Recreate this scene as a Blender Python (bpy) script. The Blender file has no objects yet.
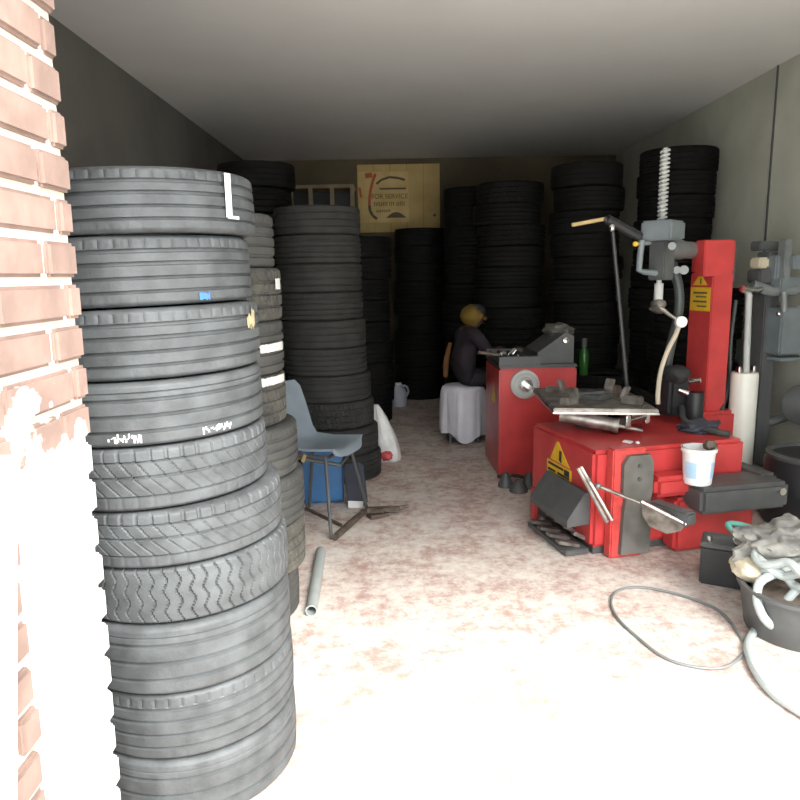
import bpy, bmesh, math, random
import numpy as np
from mathutils import Vector, Matrix, Euler
random.seed(7)
R_ = math.radians
PI = math.pi
scene = bpy.context.scene
C = scene.collection

# ------------------------------------------------------------------ camera
H = 1.5
PITCH = R_(10.2); ROLL = 0.017; F = 693.0
fw = Vector((0, math.cos(PITCH), -math.sin(PITCH)))
r0 = Vector((1, 0, 0)); u0 = Vector((0, math.sin(PITCH), math.cos(PITCH)))
up = (u0*math.cos(ROLL) + r0*math.sin(ROLL)); rt = (r0*math.cos(ROLL) - u0*math.sin(ROLL))
EYE = Vector((0, 0, H))
def ray(px, py):
    return (fw + rt*((px-400)/F) + up*((400-py)/F))
def W(px, py, D):            # point seen at (px,py) standing D metres into the place
    d = ray(px, py); return EYE + d*(D/d.y)
def G(px, py, z=0.0):        # point seen at (px,py) at height z
    d = ray(px, py); return EYE + d*((z-H)/d.z)
cam = bpy.data.cameras.new('camera'); co = bpy.data.objects.new('camera', cam); C.objects.link(co)
m = Matrix((rt, up, -fw)).transposed().to_4x4(); m.translation = EYE
co.matrix_world = m
cam.sensor_width = 36; cam.lens = F/800*36; cam.clip_start = 0.02; cam.clip_end = 200
scene.camera = co

# ------------------------------------------------------------------ materials
def mat(name, col, rough=0.5, metal=0.0, var=0.0, scale=8.0, col2=None, lo=0.35, hi=0.65, bump=0.0, bscale=40.0, spec=0.5, alpha=1.0, trans=0.0):
    M = bpy.data.materials.new(name); M.use_nodes = True
    nt = M.node_tree; b = nt.nodes['Principled BSDF']
    b.inputs['Roughness'].default_value = rough; b.inputs['Metallic'].default_value = metal
    b.inputs['Specular IOR Level'].default_value = spec
    b.inputs['Alpha'].default_value = alpha
    b.inputs['Transmission Weight'].default_value = trans
    tc = nt.nodes.new('ShaderNodeTexCoord')
    if col2 is None: col2 = [c*(1-var) for c in col]
    n = nt.nodes.new('ShaderNodeTexNoise'); n.inputs['Scale'].default_value = scale; n.inputs['Detail'].default_value = 6
    nt.links.new(tc.outputs['Object'], n.inputs['Vector'])
    rp = nt.nodes.new('ShaderNodeValToRGB')
    rp.color_ramp.elements[0].position = lo; rp.color_ramp.elements[1].position = hi
    rp.color_ramp.elements[0].color = (*col2, 1); rp.color_ramp.elements[1].color = (*col, 1)
    nt.links.new(n.outputs['Fac'], rp.inputs['Fac']); nt.links.new(rp.outputs['Color'], b.inputs['Base Color'])
    if bump > 0:
        n2 = nt.nodes.new('ShaderNodeTexNoise'); n2.inputs['Scale'].default_value = bscale; n2.inputs['Detail'].default_value = 5
        nt.links.new(tc.outputs['Object'], n2.inputs['Vector'])
        bp = nt.nodes.new('ShaderNodeBump'); bp.inputs['Strength'].default_value = bump; bp.inputs['Distance'].default_value = 0.01
        nt.links.new(n2.outputs['Fac'], bp.inputs['Height']); nt.links.new(bp.outputs['Normal'], b.inputs['Normal'])
    return M
M = {}
M['tyre'] = mat('tyre_rubber_hazed', (0.088, 0.096, 0.100), 0.62, var=0.4, scale=14, bump=0.15, bscale=120)  # front stack rubber, lightened to imitate lens haze
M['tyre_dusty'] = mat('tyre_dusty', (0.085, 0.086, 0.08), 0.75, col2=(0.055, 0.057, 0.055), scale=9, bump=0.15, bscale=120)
M['tyre_half_shaded'] = mat('tyre_half_shaded', (0.042, 0.043, 0.041), 0.72, var=0.3, scale=9, spec=0.3)  # same rubber darkened: dimmer light around the chair stack put into the colour
M['tyre_shaded'] = mat('tyre_shaded', (0.010, 0.010, 0.0098), 0.75, var=0.4, scale=9, spec=0.2)  # darkest copy of the rubber: shade at the garage back put into the colour
M['tyre_brown'] = mat('tyre_brown', (0.11, 0.105, 0.088), 0.8, col2=(0.05, 0.05, 0.046), scale=11)
M['red'] = mat('red_enamel', (0.60, 0.06, 0.06), 0.32, var=0.25, scale=5)
M['red_plate'] = mat('red_plate', (0.62, 0.075, 0.07), 0.35, col2=(0.42, 0.05, 0.04), scale=14, lo=0.3, hi=0.5)
M['rubber_pad'] = mat('rubber_pad', (0.15, 0.145, 0.13), 0.7, var=0.3, scale=10)
M['black'] = mat('black_plastic', (0.025, 0.026, 0.028), 0.45, var=0.2)
M['dark_grey'] = mat('dark_grey_steel', (0.10, 0.105, 0.105), 0.5, 0.0, var=0.25)
M['grey'] = mat('grey_steel', (0.22, 0.24, 0.24), 0.45, 0.2, var=0.2)
M['blue_grey'] = mat('blue_grey_paint', (0.18, 0.215, 0.225), 0.45, 0.0, var=0.2)
M['light_grey'] = mat('light_grey', (0.5, 0.52, 0.5), 0.5, var=0.15)
M['chrome'] = mat('chrome', (0.75, 0.75, 0.73), 0.22, 1.0, var=0.25, scale=20)
M['worn_steel'] = mat('worn_steel', (0.42, 0.4, 0.37), 0.4, 0.7, col2=(0.16, 0.14, 0.12), scale=12)
M['white'] = mat('white_plastic', (0.85, 0.86, 0.85), 0.4, var=0.05)
M['cream'] = mat('cream_tube', (0.62, 0.56, 0.42), 0.5, var=0.1)
M['cyl_white'] = mat('cylinder_white', (0.82, 0.82, 0.74), 0.35, var=0.06)
M['yellow'] = mat('warning_yellow', (0.80, 0.50, 0.03), 0.5, var=0.15, scale=30)
M['ink'] = mat('black_ink', (0.03, 0.025, 0.02), 0.6)
M['brown_ink'] = mat('brown_ink', (0.13, 0.10, 0.05), 0.7)
M['red_ink'] = mat('red_ink', (0.55, 0.14, 0.05), 0.7)
M['pale_blue'] = mat('pale_blue_label', (0.45, 0.66, 0.85), 0.5, var=0.1)
M['chair'] = mat('chair_shell', (0.27, 0.33, 0.38), 0.4, var=0.15, scale=6)
M['blue'] = mat('blue_plastic', (0.055, 0.19, 0.42), 0.45, var=0.2, scale=6)
M['navy'] = mat('navy_fabric', (0.06, 0.065, 0.09), 0.8, var=0.2)
M['pipe'] = mat('grey_pipe', (0.36, 0.39, 0.38), 0.5, var=0.12)
M['iron'] = mat('rusty_iron', (0.16, 0.125, 0.10), 0.65, 0.3, var=0.4, scale=25)
M['cloth'] = mat('white_cloth', (0.78, 0.77, 0.84), 0.85, var=0.08, scale=6)
M['jacket'] = mat('dark_jacket', (0.026, 0.018, 0.026), 0.8, var=0.3)
M['trouser'] = mat('dark_trousers', (0.02, 0.02, 0.026), 0.8, var=0.2)
M['skin'] = mat('skin', (0.13, 0.065, 0.04), 0.55, var=0.1)
M['mustard'] = mat('mustard_cloth', (0.20, 0.125, 0.012), 0.8, var=0.2)
M['orange'] = mat('orange_cloth', (0.17, 0.075, 0.02), 0.8, var=0.3)
M['wood'] = mat('pale_board', (0.62, 0.46, 0.19), 0.7, col2=(0.50, 0.36, 0.13), scale=4)
M['paper'] = mat('cream_paper', (0.72, 0.56, 0.26), 0.8, col2=(0.62, 0.44, 0.16), scale=5)
M['timber'] = mat('timber', (0.34, 0.27, 0.16), 0.7, var=0.25, scale=8)
M['rag'] = mat('grey_rag', (0.30, 0.295, 0.27), 0.9, col2=(0.13, 0.13, 0.12), scale=14)
M['hose_pale'] = mat('pale_hose', (0.42, 0.47, 0.46), 0.45, var=0.1)
M['hose_dark'] = mat('dark_hose', (0.05, 0.06, 0.055), 0.5)
M['green'] = mat('green_glass', (0.03, 0.13, 0.02), 0.2, var=0.1)
M['teal'] = mat('teal_plastic', (0.12, 0.42, 0.36), 0.5)
M['bag'] = mat('white_bag', (0.86, 0.87, 0.85), 0.3, col2=(0.66, 0.68, 0.66), scale=10)
M['bag_red'] = mat('red_print', (0.62, 0.08, 0.08), 0.4, var=0.2)
M['jug'] = mat('milky_jug', (0.55, 0.58, 0.66), 0.4, var=0.1)
M['tan'] = mat('tan_stick', (0.55, 0.40, 0.18), 0.6, var=0.2)
M['blue_mark'] = mat('blue_crayon', (0.05, 0.16, 0.5), 0.7)
M['chalk'] = mat('white_chalk', (0.75, 0.76, 0.74), 0.8, var=0.1)
M['tyre_edge'] = M['tyre']
M['mud'] = mat('dry_mud', (0.45, 0.38, 0.22), 0.9, var=0.3, scale=40)

def floor_mat():
    Mt = bpy.data.materials.new('worn_red_floor'); Mt.use_nodes = True; nt = Mt.node_tree; b = nt.nodes['Principled BSDF']
    b.inputs['Roughness'].default_value = 0.75
    tc = nt.nodes.new('ShaderNodeTexCoord')
    def noise(s, d=8, rough=0.6):
        n = nt.nodes.new('ShaderNodeTexNoise'); n.inputs['Scale'].default_value = s; n.inputs['Detail'].default_value = d; n.inputs['Roughness'].default_value = rough
        nt.links.new(tc.outputs['Object'], n.inputs['Vector']); return n
    a = noise(3.4, 7, 0.7); c = noise(18, 8, 0.75)
    add = nt.nodes.new('ShaderNodeMath'); add.operation = 'ADD'
    nt.links.new(a.outputs['Fac'], add.inputs[0]); nt.links.new(c.outputs['Fac'], add.inputs[1])
    rp = nt.nodes.new('ShaderNodeValToRGB'); e = rp.color_ramp.elements
    hf = nt.nodes.new('ShaderNodeMath'); hf.operation = 'MULTIPLY'; hf.inputs[1].default_value = 0.5
    nt.links.new(add.outputs[0], hf.inputs[0]); nt.links.new(hf.outputs[0], rp.inputs['Fac'])
    e[0].position = 0.36; e[0].color = (0.37, 0.235, 0.20, 1)
    e[1].position = 0.57; e[1].color = (0.70, 0.655, 0.60, 1)
    x = e.new(0.445); x.color = (0.47, 0.345, 0.305, 1)
    x = e.new(0.495); x.color = (0.59, 0.50, 0.45, 1)
    nt.links.new(rp.outputs['Color'], b.inputs['Base Color'])
    bp = nt.nodes.new('ShaderNodeBump'); bp.inputs['Strength'].default_value = 0.35; bp.inputs['Distance'].default_value = 0.02
    nt.links.new(c.outputs['Fac'], bp.inputs['Height']); nt.links.new(bp.outputs['Normal'], b.inputs['Normal'])
    return Mt
M['floor'] = floor_mat()
M['concrete_out'] = mat('pale_concrete', (0.78, 0.77, 0.74), 0.8, col2=(0.66, 0.64, 0.60), scale=2.5, bump=0.2, bscale=30)
M['wall_r'] = mat('grey_render', (0.62, 0.63, 0.54), 0.85, col2=(0.50, 0.51, 0.43), scale=2.0, bump=0.15, bscale=20)
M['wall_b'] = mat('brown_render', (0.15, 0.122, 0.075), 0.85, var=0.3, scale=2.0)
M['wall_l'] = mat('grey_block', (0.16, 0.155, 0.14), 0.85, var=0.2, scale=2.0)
M['ceil'] = mat('white_ceiling', (0.82, 0.82, 0.80), 0.85, var=0.06, scale=1.2)

def PXX(px, py, X):          # point seen at (px,py) on the plane x = X
    d = ray(px, py); return EYE + d*(X/d.x)
YE = PXX(27, 610, -0.60).y
def brick_mats():
    out = []
    for nm, c1, c2, th in (('red_brick', (0.31, 0.215, 0.18), (0.22, 0.15, 0.125), 0.0), ('lime_mortar', (0.72, 0.67, 0.58), (0.6, 0.55, 0.46), 0.0)):
        Mt = bpy.data.materials.new(nm); Mt.use_nodes = True; nt = Mt.node_tree; b = nt.nodes['Principled BSDF']; b.inputs['Roughness'].default_value = 0.85
        tc = nt.nodes.new('ShaderNodeTexCoord')
        n = nt.nodes.new('ShaderNodeTexNoise'); n.inputs['Scale'].default_value = 11; n.inputs['Detail'].default_value = 7
        nt.links.new(tc.outputs['Object'], n.inputs['Vector'])
        rp = nt.nodes.new('ShaderNodeValToRGB'); rp.color_ramp.elements[0].position = 0.35; rp.color_ramp.elements[1].position = 0.65
        rp.color_ramp.elements[0].color = (*c2, 1); rp.color_ramp.elements[1].color = (*c1, 1)
        nt.links.new(n.outputs['Fac'], rp.inputs['Fac'])
        # old white paint: the lower wall up to a ragged line, and flakes above it
        sp = nt.nodes.new('ShaderNodeSeparateXYZ'); nt.links.new(tc.outputs['Object'], sp.inputs[0])
        n2 = nt.nodes.new('ShaderNodeTexNoise'); n2.inputs['Scale'].default_value = 9; n2.inputs['Detail'].default_value = 5
        nt.links.new(tc.outputs['Object'], n2.inputs['Vector'])
        ms = nt.nodes.new('ShaderNodeMath'); ms.operation = 'MULTIPLY_ADD'; ms.inputs[1].default_value = 0.75; ms.inputs[2].default_value = -0.375
        nt.links.new(n2.outputs['Fac'], ms.inputs[0])
        ad = nt.nodes.new('ShaderNodeMath'); ad.operation = 'ADD'; nt.links.new(sp.outputs['Z'], ad.inputs[0]); nt.links.new(ms.outputs[0], ad.inputs[1])
        yy = nt.nodes.new('ShaderNodeMath'); yy.operation = 'MULTIPLY_ADD'; yy.inputs[1].default_value = 0.9; yy.inputs[2].default_value = -1.08
        nt.links.new(sp.outputs['Y'], yy.inputs[0])
        mx = nt.nodes.new('ShaderNodeMath'); mx.operation = 'MAXIMUM'; mx.inputs[1].default_value = 0; nt.links.new(yy.outputs[0], mx.inputs[0])
        ad2 = nt.nodes.new('ShaderNodeMath'); ad2.operation = 'ADD'; nt.links.new(ad.outputs[0], ad2.inputs[0]); nt.links.new(mx.outputs[0], ad2.inputs[1])
        lt = nt.nodes.new('ShaderNodeMapRange'); lt.inputs['From Min'].default_value = 1.27; lt.inputs['From Max'].default_value = 1.23
        nt.links.new(ad2.outputs[0], lt.inputs['Value'])
        mixn = nt.nodes.new('ShaderNodeMix'); mixn.data_type = 'RGBA'
        ye = nt.nodes.new('ShaderNodeMath'); ye.operation = 'GREATER_THAN'; ye.inputs[1].default_value = YE; nt.links.new(sp.outputs['Y'], ye.inputs[0])
        mk = nt.nodes.new('ShaderNodeMath'); mk.operation = 'MULTIPLY'; nt.links.new(lt.outputs[0], mk.inputs[0]); nt.links.new(ye.outputs[0], mk.inputs[1])
        nt.links.new(mk.outputs[0], mixn.inputs[0]); nt.links.new(rp.outputs['Color'], mixn.inputs[6]); mixn.inputs[7].default_value = (0.86, 0.86, 0.82, 1)
        nt.links.new(mixn.outputs[2], b.inputs['Base Color'])
        bp = nt.nodes.new('ShaderNodeBump'); bp.inputs['Strength'].default_value = 0.4; bp.inputs['Distance'].default_value = 0.01
        nt.links.new(n.outputs['Fac'], bp.inputs['Height']); nt.links.new(bp.outputs['Normal'], b.inputs['Normal'])
        out.append(Mt)
    return out
M['brick'], M['mortar'] = brick_mats()

# ------------------------------------------------------------------ mesh builder
class MB:
    def __init__(s): s.bm = bmesh.new(); s.mi = 0
    def _tag(s, faces):
        for f in faces: f.material_index = s.mi
    def box(s, c, size, rot=(0, 0, 0), bev=0.0, taper=None):
        r = bmesh.ops.create_cube(s.bm, size=1.0); vs = r['verts']
        for v in vs:
            k = 1.0
            if taper and v.co.z > 0: v.co.x *= taper; v.co.y *= taper
            v.co = Vector((v.co.x*size[0], v.co.y*size[1], v.co.z*size[2]))
        es = list({e for v in vs for e in v.link_edges}); fs = list({f for v in vs for f in v.link_faces})
        if bev > 0:
            q = bmesh.ops.bevel(s.bm, geom=es, offset=bev, segments=2, affect='EDGES', clamp_overlap=True)
            vs = list({v for f in q['faces'] for v in f.verts} | {v for v in vs if v.is_valid})
            fs = list({f for v in vs for f in v.link_faces})
        mt = Matrix.Translation(Vector(c)) @ Euler(rot).to_matrix().to_4x4()
        bmesh.ops.transform(s.bm, matrix=mt, verts=vs); s._tag(fs); return s
    def cyl(s, p0, p1, r, r2=None, seg=20):
        p0, p1 = Vector(p0), Vector(p1); d = p1-p0
        q = bmesh.ops.create_cone(s.bm, cap_ends=True, segments=seg, radius1=r, radius2=r if r2 is None else r2, depth=d.length)
        mt = Matrix.Translation((p0+p1)/2) @ d.to_track_quat('Z', 'Y').to_matrix().to_4x4()
        bmesh.ops.transform(s.bm, matrix=mt, verts=q['verts']); s._tag({f for v in q['verts'] for f in v.link_faces}); return s
    def tube(s, pts, r, seg=10, smooth=0, closed=False):
        pts = [Vector(p) for p in pts]
        if smooth:
            n = len(pts); out = []
            for i in range(n if closed else n-1):
                a = pts[(i-1) % n] if (closed or i > 0) else pts[0]*2-pts[1]
                b = pts[i]; c = pts[(i+1) % n]
                d = pts[(i+2) % n] if (closed or i+2 < n) else pts[-1]*2-pts[-2]
                for k in range(smooth):
                    t = k/smooth
                    out.append(0.5*((2*b)+(c-a)*t+(2*a-5*b+4*c-d)*t*t+(3*b-a-3*c+d)*t**3))
            if not closed: out.append(pts[-1])
            pts = out
        n = len(pts); rings = []; ref = None
        for i, p in enumerate(pts):
            if closed: t = pts[(i+1) % n]-pts[i-1]
            else: t = pts[min(i+1, n-1)]-pts[max(i-1, 0)]
            t.normalize()
            if ref is None:
                ref = t.orthogonal().normalized()
            ref = (ref - t*ref.dot(t)).normalized()
            bn = t.cross(ref)
            rr = r[i] if isinstance(r, (list, tuple)) else r
            rings.append([s.bm.verts.new(p+(ref*math.cos(2*PI*k/seg)+bn*math.sin(2*PI*k/seg))*rr) for k in range(seg)])
        fs = []
        for i in range(n if closed else n-1):
            A, B = rings[i], rings[(i+1) % n]
            for k in range(seg): fs.append(s.bm.faces.new((A[k], A[(k+1) % seg], B[(k+1) % seg], B[k])))
        if not closed: fs += [s.bm.faces.new(rings[0][::-1]), s.bm.faces.new(rings[-1])]
        s._tag(fs); return s
    def lathe(s, prof, c=(0, 0, 0), axis=(0, 0, 1), seg=32, fold=None, caps=True):
        ax = Vector(axis).normalized(); mt = Matrix.Translation(Vector(c)) @ ax.to_track_quat('Z', 'Y').to_matrix().to_4x4()
        rings = []; fs = []
        for j, (r, z) in enumerate(prof):
            ring = []
            for k in range(seg):
                a = 2*PI*k/seg; rr = r*(fold(a, j/(len(prof)-1)) if fold else 1)
                ring.append(s.bm.verts.new(mt @ Vector((rr*math.cos(a), rr*math.sin(a), z))))
            rings.append(ring)
        for A, B in zip(rings, rings[1:]):
            for k in range(seg): fs.append(s.bm.faces.new((A[k], A[(k+1) % seg], B[(k+1) % seg], B[k])))
        if caps and prof[0][0] > 1e-5: fs.append(s.bm.faces.new(rings[0][::-1]))
        if caps and prof[-1][0] > 1e-5: fs.append(s.bm.faces.new(rings[-1]))
        s._tag(fs); return s
    def prism(s, poly, n, u, v, o, depth):      # polygon in the plane (u,v) at o, pushed along n
        n, u, v, o = Vector(n), Vector(u), Vector(v), Vector(o)
        a = [s.bm.verts.new(o+u*p[0]+v*p[1]) for p in poly]; b = [s.bm.verts.new(o+u*p[0]+v*p[1]+n*depth) for p in poly]
        k = len(poly); fs = [s.bm.faces.new(a), s.bm.faces.new(b[::-1])]
        for i in range(k): fs.append(s.bm.faces.new((a[i], b[i], b[(i+1) % k], a[(i+1) % k])))
        s._tag(fs); return s
    def blob(s, c, rad, sub=3, amp=0.0, sc=3.0, seed=0, flat=None):
        from mathutils import noise
        q = bmesh.ops.create_icosphere(s.bm, subdivisions=sub, radius=1.0)
        for v in q['verts']:
            d = 1+amp*noise.noise(v.co*sc+Vector((seed*3.1, seed, 0)))+amp*0.5*noise.noise(v.co*sc*2.7+Vector((seed, 0, seed)))
            p = Vector((v.co.x*rad[0]*d, v.co.y*rad[1]*d, v.co.z*rad[2]*d))
            if flat is not None: p.z = max(p.z, flat)
            v.co = p+Vector(c)
        s._tag({f for v in q['verts'] for f in v.link_faces}); return s
    def build(s, name, m, parent=None, smooth=True, loc=(0, 0, 0), angle=35):
        bmesh.ops.recalc_face_normals(s.bm, faces=s.bm.faces[:])
        me = bpy.data.meshes.new(name); s.bm.to_mesh(me); s.bm.free()
        for mm in (m if isinstance(m, (list, tuple)) else [m]): me.materials.append(mm)
        if smooth:
            me.polygons.foreach_set('use_smooth', [True]*len(me.polygons)); me.set_sharp_from_angle(angle=R_(angle))
        o = bpy.data.objects.new(name, me); C.objects.link(o); o.location = loc
        if parent: o.parent = parent
        return o
def tag(o, label, cat, group=None):
    o['label'] = label; o['category'] = cat
    if group: o['group'] = group
    return o
def thing(name, label, cat, loc=(0, 0, 0), rz=0.0, group=None):
    o = bpy.data.objects.new(name, None); C.objects.link(o); o.empty_display_size = 0.1
    o.location = loc; o.rotation_euler = (0, 0, rz); return tag(o, label, cat, group)
def struct(o): o['kind'] = 'structure'; return o
def part(name, m, parent, mb, label=None, **k):
    o = mb.build(name, m, parent, **k)
    if label: o['label'] = label
    return o

# ------------------------------------------------------------------ the place
XL, XR, YB, ZC = -1.9, 2.78, 9.15, 2.95
Y0, Y1 = 0.93, 1.31                    # thickness of the front wall; the doorway is in it
XJ = -0.597                             # brick jamb face
struct(MB().box(((XL+XR)/2, (Y0+YB)/2, -0.1), (XR-XL+0.4, YB-Y0, 0.2)).build('floor', M['floor']))
struct(MB().box((0, Y0-9, -0.1), (30, 18, 0.2)).build('forecourt', M['concrete_out']))
struct(MB().box(((XL+XR)/2, (Y1+YB)/2+0.1, ZC+0.1), (XR-XL+0.4, YB-Y1+0.2, 0.2)).build('ceiling', M['ceil']))
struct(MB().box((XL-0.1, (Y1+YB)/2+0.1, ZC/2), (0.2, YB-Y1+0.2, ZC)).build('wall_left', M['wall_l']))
wr = MB().box((XR+0.1, (Y1+YB)/2+0.1, ZC/2), (0.2, YB-Y1+0.2, ZC))
struct(wr.build('wall_right', M['wall_r']))
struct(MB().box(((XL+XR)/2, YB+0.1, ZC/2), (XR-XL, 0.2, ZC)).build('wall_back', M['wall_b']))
# right wall panel joint cover strips
p = W(770, 182, 0); q = ray(770, 182); yj = q.y*(XR/q.x)
struct(MB().box((XR-0.004, yj, ZC/2), (0.008, 0.018, ZC)).build('trim_1', M['dark_grey']))
# front wall: brick jamb left, lintel above, right return
mb = MB()
mb.mi = 1; mb.box((XJ-0.56, (Y0+Y1)/2, 1.2), (1.10, Y1-Y0-0.014, 2.4))
mb.mi = 0
cz, k = 0.0, 0
rnd = random.Random(3)
while cz < 2.39:
    h = 0.061
    first = 0.103 if k % 2 == 0 else 0.045
    y = Y1; ln = first
    while y > Y0+0.02:
        y2 = max(y-ln, Y0)
        dx = rnd.uniform(-0.003, 0.003)
        mb.box((XJ-0.05+dx, (y+y2)/2, cz+0.0375), (0.10, y-y2-0.0, h), bev=0.006)
        y = y2-0.014; ln = 0.212
    x = XJ-0.115 if k % 2 == 0 else XJ-0.225
    while x > XJ-1.1:
        mb.box((x-0.106+0.0, (Y0+Y1)/2, cz+0.0375), (0.212, Y1-Y0, h), bev=0.006)
        x -= 0.226
    cz += 0.075; k += 1
for v in mb.bm.verts: v.co.x += 0.012*(v.co.z-1.25)      # the old pillar leans a little
struct(mb.build('wall_front', [M['brick'], M['mortar']]))
struct(MB().box(((XL+XR)/2-0.2, (Y0+Y1)/2, 2.4+0.375), (XR-XL+1.0, Y1-Y0, 0.75)).build('lintel', M['ceil']))
struct(MB().box((XR+0.15, (Y0+Y1)/2, 1.2), (0.9, Y1-Y0, 2.4)).build('wall_front_right', M['wall_r']))
# white painted post against the jamb
A_, B_ = PXX(14, 455, XJ+0.03), PXX(14, 615, XJ+0.03)
dv_ = (B_-A_); B_ = A_+dv_*(A_.z/(A_.z-B_.z)); dv_ = (A_-B_).normalized()
mb = MB(); mb.prism([(0.0, B_.z), (0.0-0.10, B_.z), (A_.y-B_.y-0.10, A_.z), (A_.y-B_.y, A_.z)], (1, 0, 0), (0, 1, 0), (0, 0, 1), (XJ-0.0, B_.y, 0), 0.035)
tag(mb.build('post', M['white'], smooth=False), 'white painted timber board standing against the outer edge of the brick pillar', 'post')

# ------------------------------------------------------------------ tyres
def tyre_mesh(name, R, w, rin, kind, n, fine, mats, seed=0):
    hw = w/2; tw = hw-0.006
    zs = list(np.linspace(-tw, tw, fine))
    prof = [(None, z) for z in zs]
    side = [(R-0.013, hw-0.003), (R-0.030, hw-0.0005), (R-0.06, hw), (R-0.085, hw-0.004), ((R+rin)/2-0.01, hw-0.012), (rin+0.02, hw-0.024), (rin+0.006, hw-0.026), (rin, hw-0.034), (rin+0.004, hw-0.045), (rin+0.03, hw-0.035), (R-0.06, hw-0.016), (R-0.024, hw-0.035)]
    full = prof+[(r, z) for r, z in side]+[(r, -z) for r, z in side[::-1]]
    P = len(full)
    th = np.linspace(0, 2*np.pi, n, endpoint=False)
    RR = np.zeros((P, n)); ZZ = np.zeros((P, n))
    rng = np.random.RandomState(seed)
    for j, (r, z) in enumerate(full):
        if r is None:
            t = abs(z)/tw
            base = R-0.003*t**2-0.006*max(0, (t-0.90)/0.10)**2
            d = np.zeros(n)
            def groove(c, wd, dep=0.007):
                return dep if abs(z-c) < wd/2 else 0.0
            u = z/tw
            if kind == 'rib4':
                for c in (-0.62, -0.22, 0.20, 0.58): d += groove(c*tw, 0.010)
                if 0.66 < u < 0.93: d += 0.0035*((th*55/(2*np.pi)+0.3*(u-0.66)) % 1 < 0.16)
                if u < -0.72: d += 0.0015*((th*55/(2*np.pi)) % 1 < 0.16)
            elif kind == 'rib3':
                for c in (-0.55, -0.03, 0.48): d += groove(c*tw, 0.011)
                for c in (0.74,): d += groove(c*tw, 0.005, 0.004)
            elif kind == 'chevron':
                for c in (-0.55, 0.10, 0.60): d += groove(c*tw, 0.006, 0.005)
                ph = th*50/(2*np.pi)
                if u > 0.62: d += 0.004*(ph % 1 < 0.13)
                elif u > 0.12: d += 0.003*((ph+1.5*u) % 1 < 0.12)
                elif u > -0.53: d += 0.003*((ph+1.9*u) % 1 < 0.12)
                else: d += 0.0015*((ph) % 1 < 0.12)
            elif kind == 'lateral':
                ph = th*58/(2*np.pi)+0.16*np.sin(u*8.0)
                d += 0.006*(ph % 1 < 0.12)
            elif kind == 'block':
                for c in (-0.5, 0.0, 0.5): d += groove(c*tw, 0.010)
                ph = th*54/(2*np.pi)+(0.5 if u > 0 else 0)+0.8*u
                d += 0.006*(ph % 1 < 0.22)
            elif kind == 'plain':
                for c in (-0.5, 0.0, 0.5): d += groove(c*tw, 0.009, 0.005)
            RR[j] = base-d; ZZ[j] = z
        else:
            RR[j] = r; ZZ[j] = z
    X = (RR*np.cos(th)).ravel(); Y = (RR*np.sin(th)).ravel(); Z = (ZZ+hw).ravel()
    co_ = np.stack([X, Y, Z], 1)
    idx = np.arange(P*n).reshape(P, n)
    a = idx; b = np.roll(idx, -1, 1); c_ = np.roll(b, -1, 0); d_ = np.roll(a, -1, 0)
    faces = np.stack([a.ravel(), b.ravel(), c_.ravel(), d_.ravel()], 1)
    me = bpy.data.meshes.new(name); me.from_pydata(co_.tolist(), [], faces.tolist())
    me.polygons.foreach_set('use_smooth', [True]*len(me.polygons)); me.set_sharp_from_angle(angle=R_(32))
    for mm in mats: me.materials.append(mm)
    return me
R0, W0 = 0.315, 0.2
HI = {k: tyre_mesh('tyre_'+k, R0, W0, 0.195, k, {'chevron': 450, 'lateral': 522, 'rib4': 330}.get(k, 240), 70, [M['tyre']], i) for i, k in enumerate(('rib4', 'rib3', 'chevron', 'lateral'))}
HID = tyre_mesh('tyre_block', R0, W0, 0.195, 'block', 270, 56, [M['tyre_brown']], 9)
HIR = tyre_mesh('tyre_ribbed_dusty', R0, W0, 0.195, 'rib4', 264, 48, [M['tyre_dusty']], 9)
LO = [tyre_mesh('tyre_low_'+k, R0, W0, 0.2, k, 132, 34, [M['tyre_shaded']], i) for i, k in enumerate(('plain', 'rib4', 'rib3', 'block'))]
LOM = [tyre_mesh('tyre_half_shaded_'+k, R0, W0, 0.2, k, 198, 44, [M['tyre_half_shaded']], i) for i, k in enumerate(('rib4', 'plain', 'rib3', 'block'))]
ORD = ['first', 'second', 'third', 'fourth', 'fifth', 'sixth', 'seventh', 'eighth', 'ninth', 'tenth', 'eleventh', 'twelfth', 'thirteenth', 'fourteenth', 'fifteenth']
def tyre(me, x, y, z, w, R, label, group, rz=None, tilt=(0, 0)):
    o = bpy.data.objects.new('tyre', me); C.objects.link(o)
    o.location = (x, y, z); o.scale = (R/R0, R/R0, w/W0); o.rotation_euler = (Matrix.Rotation(tilt[1], 3, 'Y') @ Matrix.Rotation(tilt[0], 3, 'X') @ Matrix.Rotation(random.uniform(0, 6.28) if rz is None else rz, 3, 'Z')).to_euler()
    return tag(o, label, 'tyre', group)
def place_word(i, n):
    if i == 0: return 'topmost of'
    if i == n-1: return 'bottom one of'
    return ORD[i]+' from top of'
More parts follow.
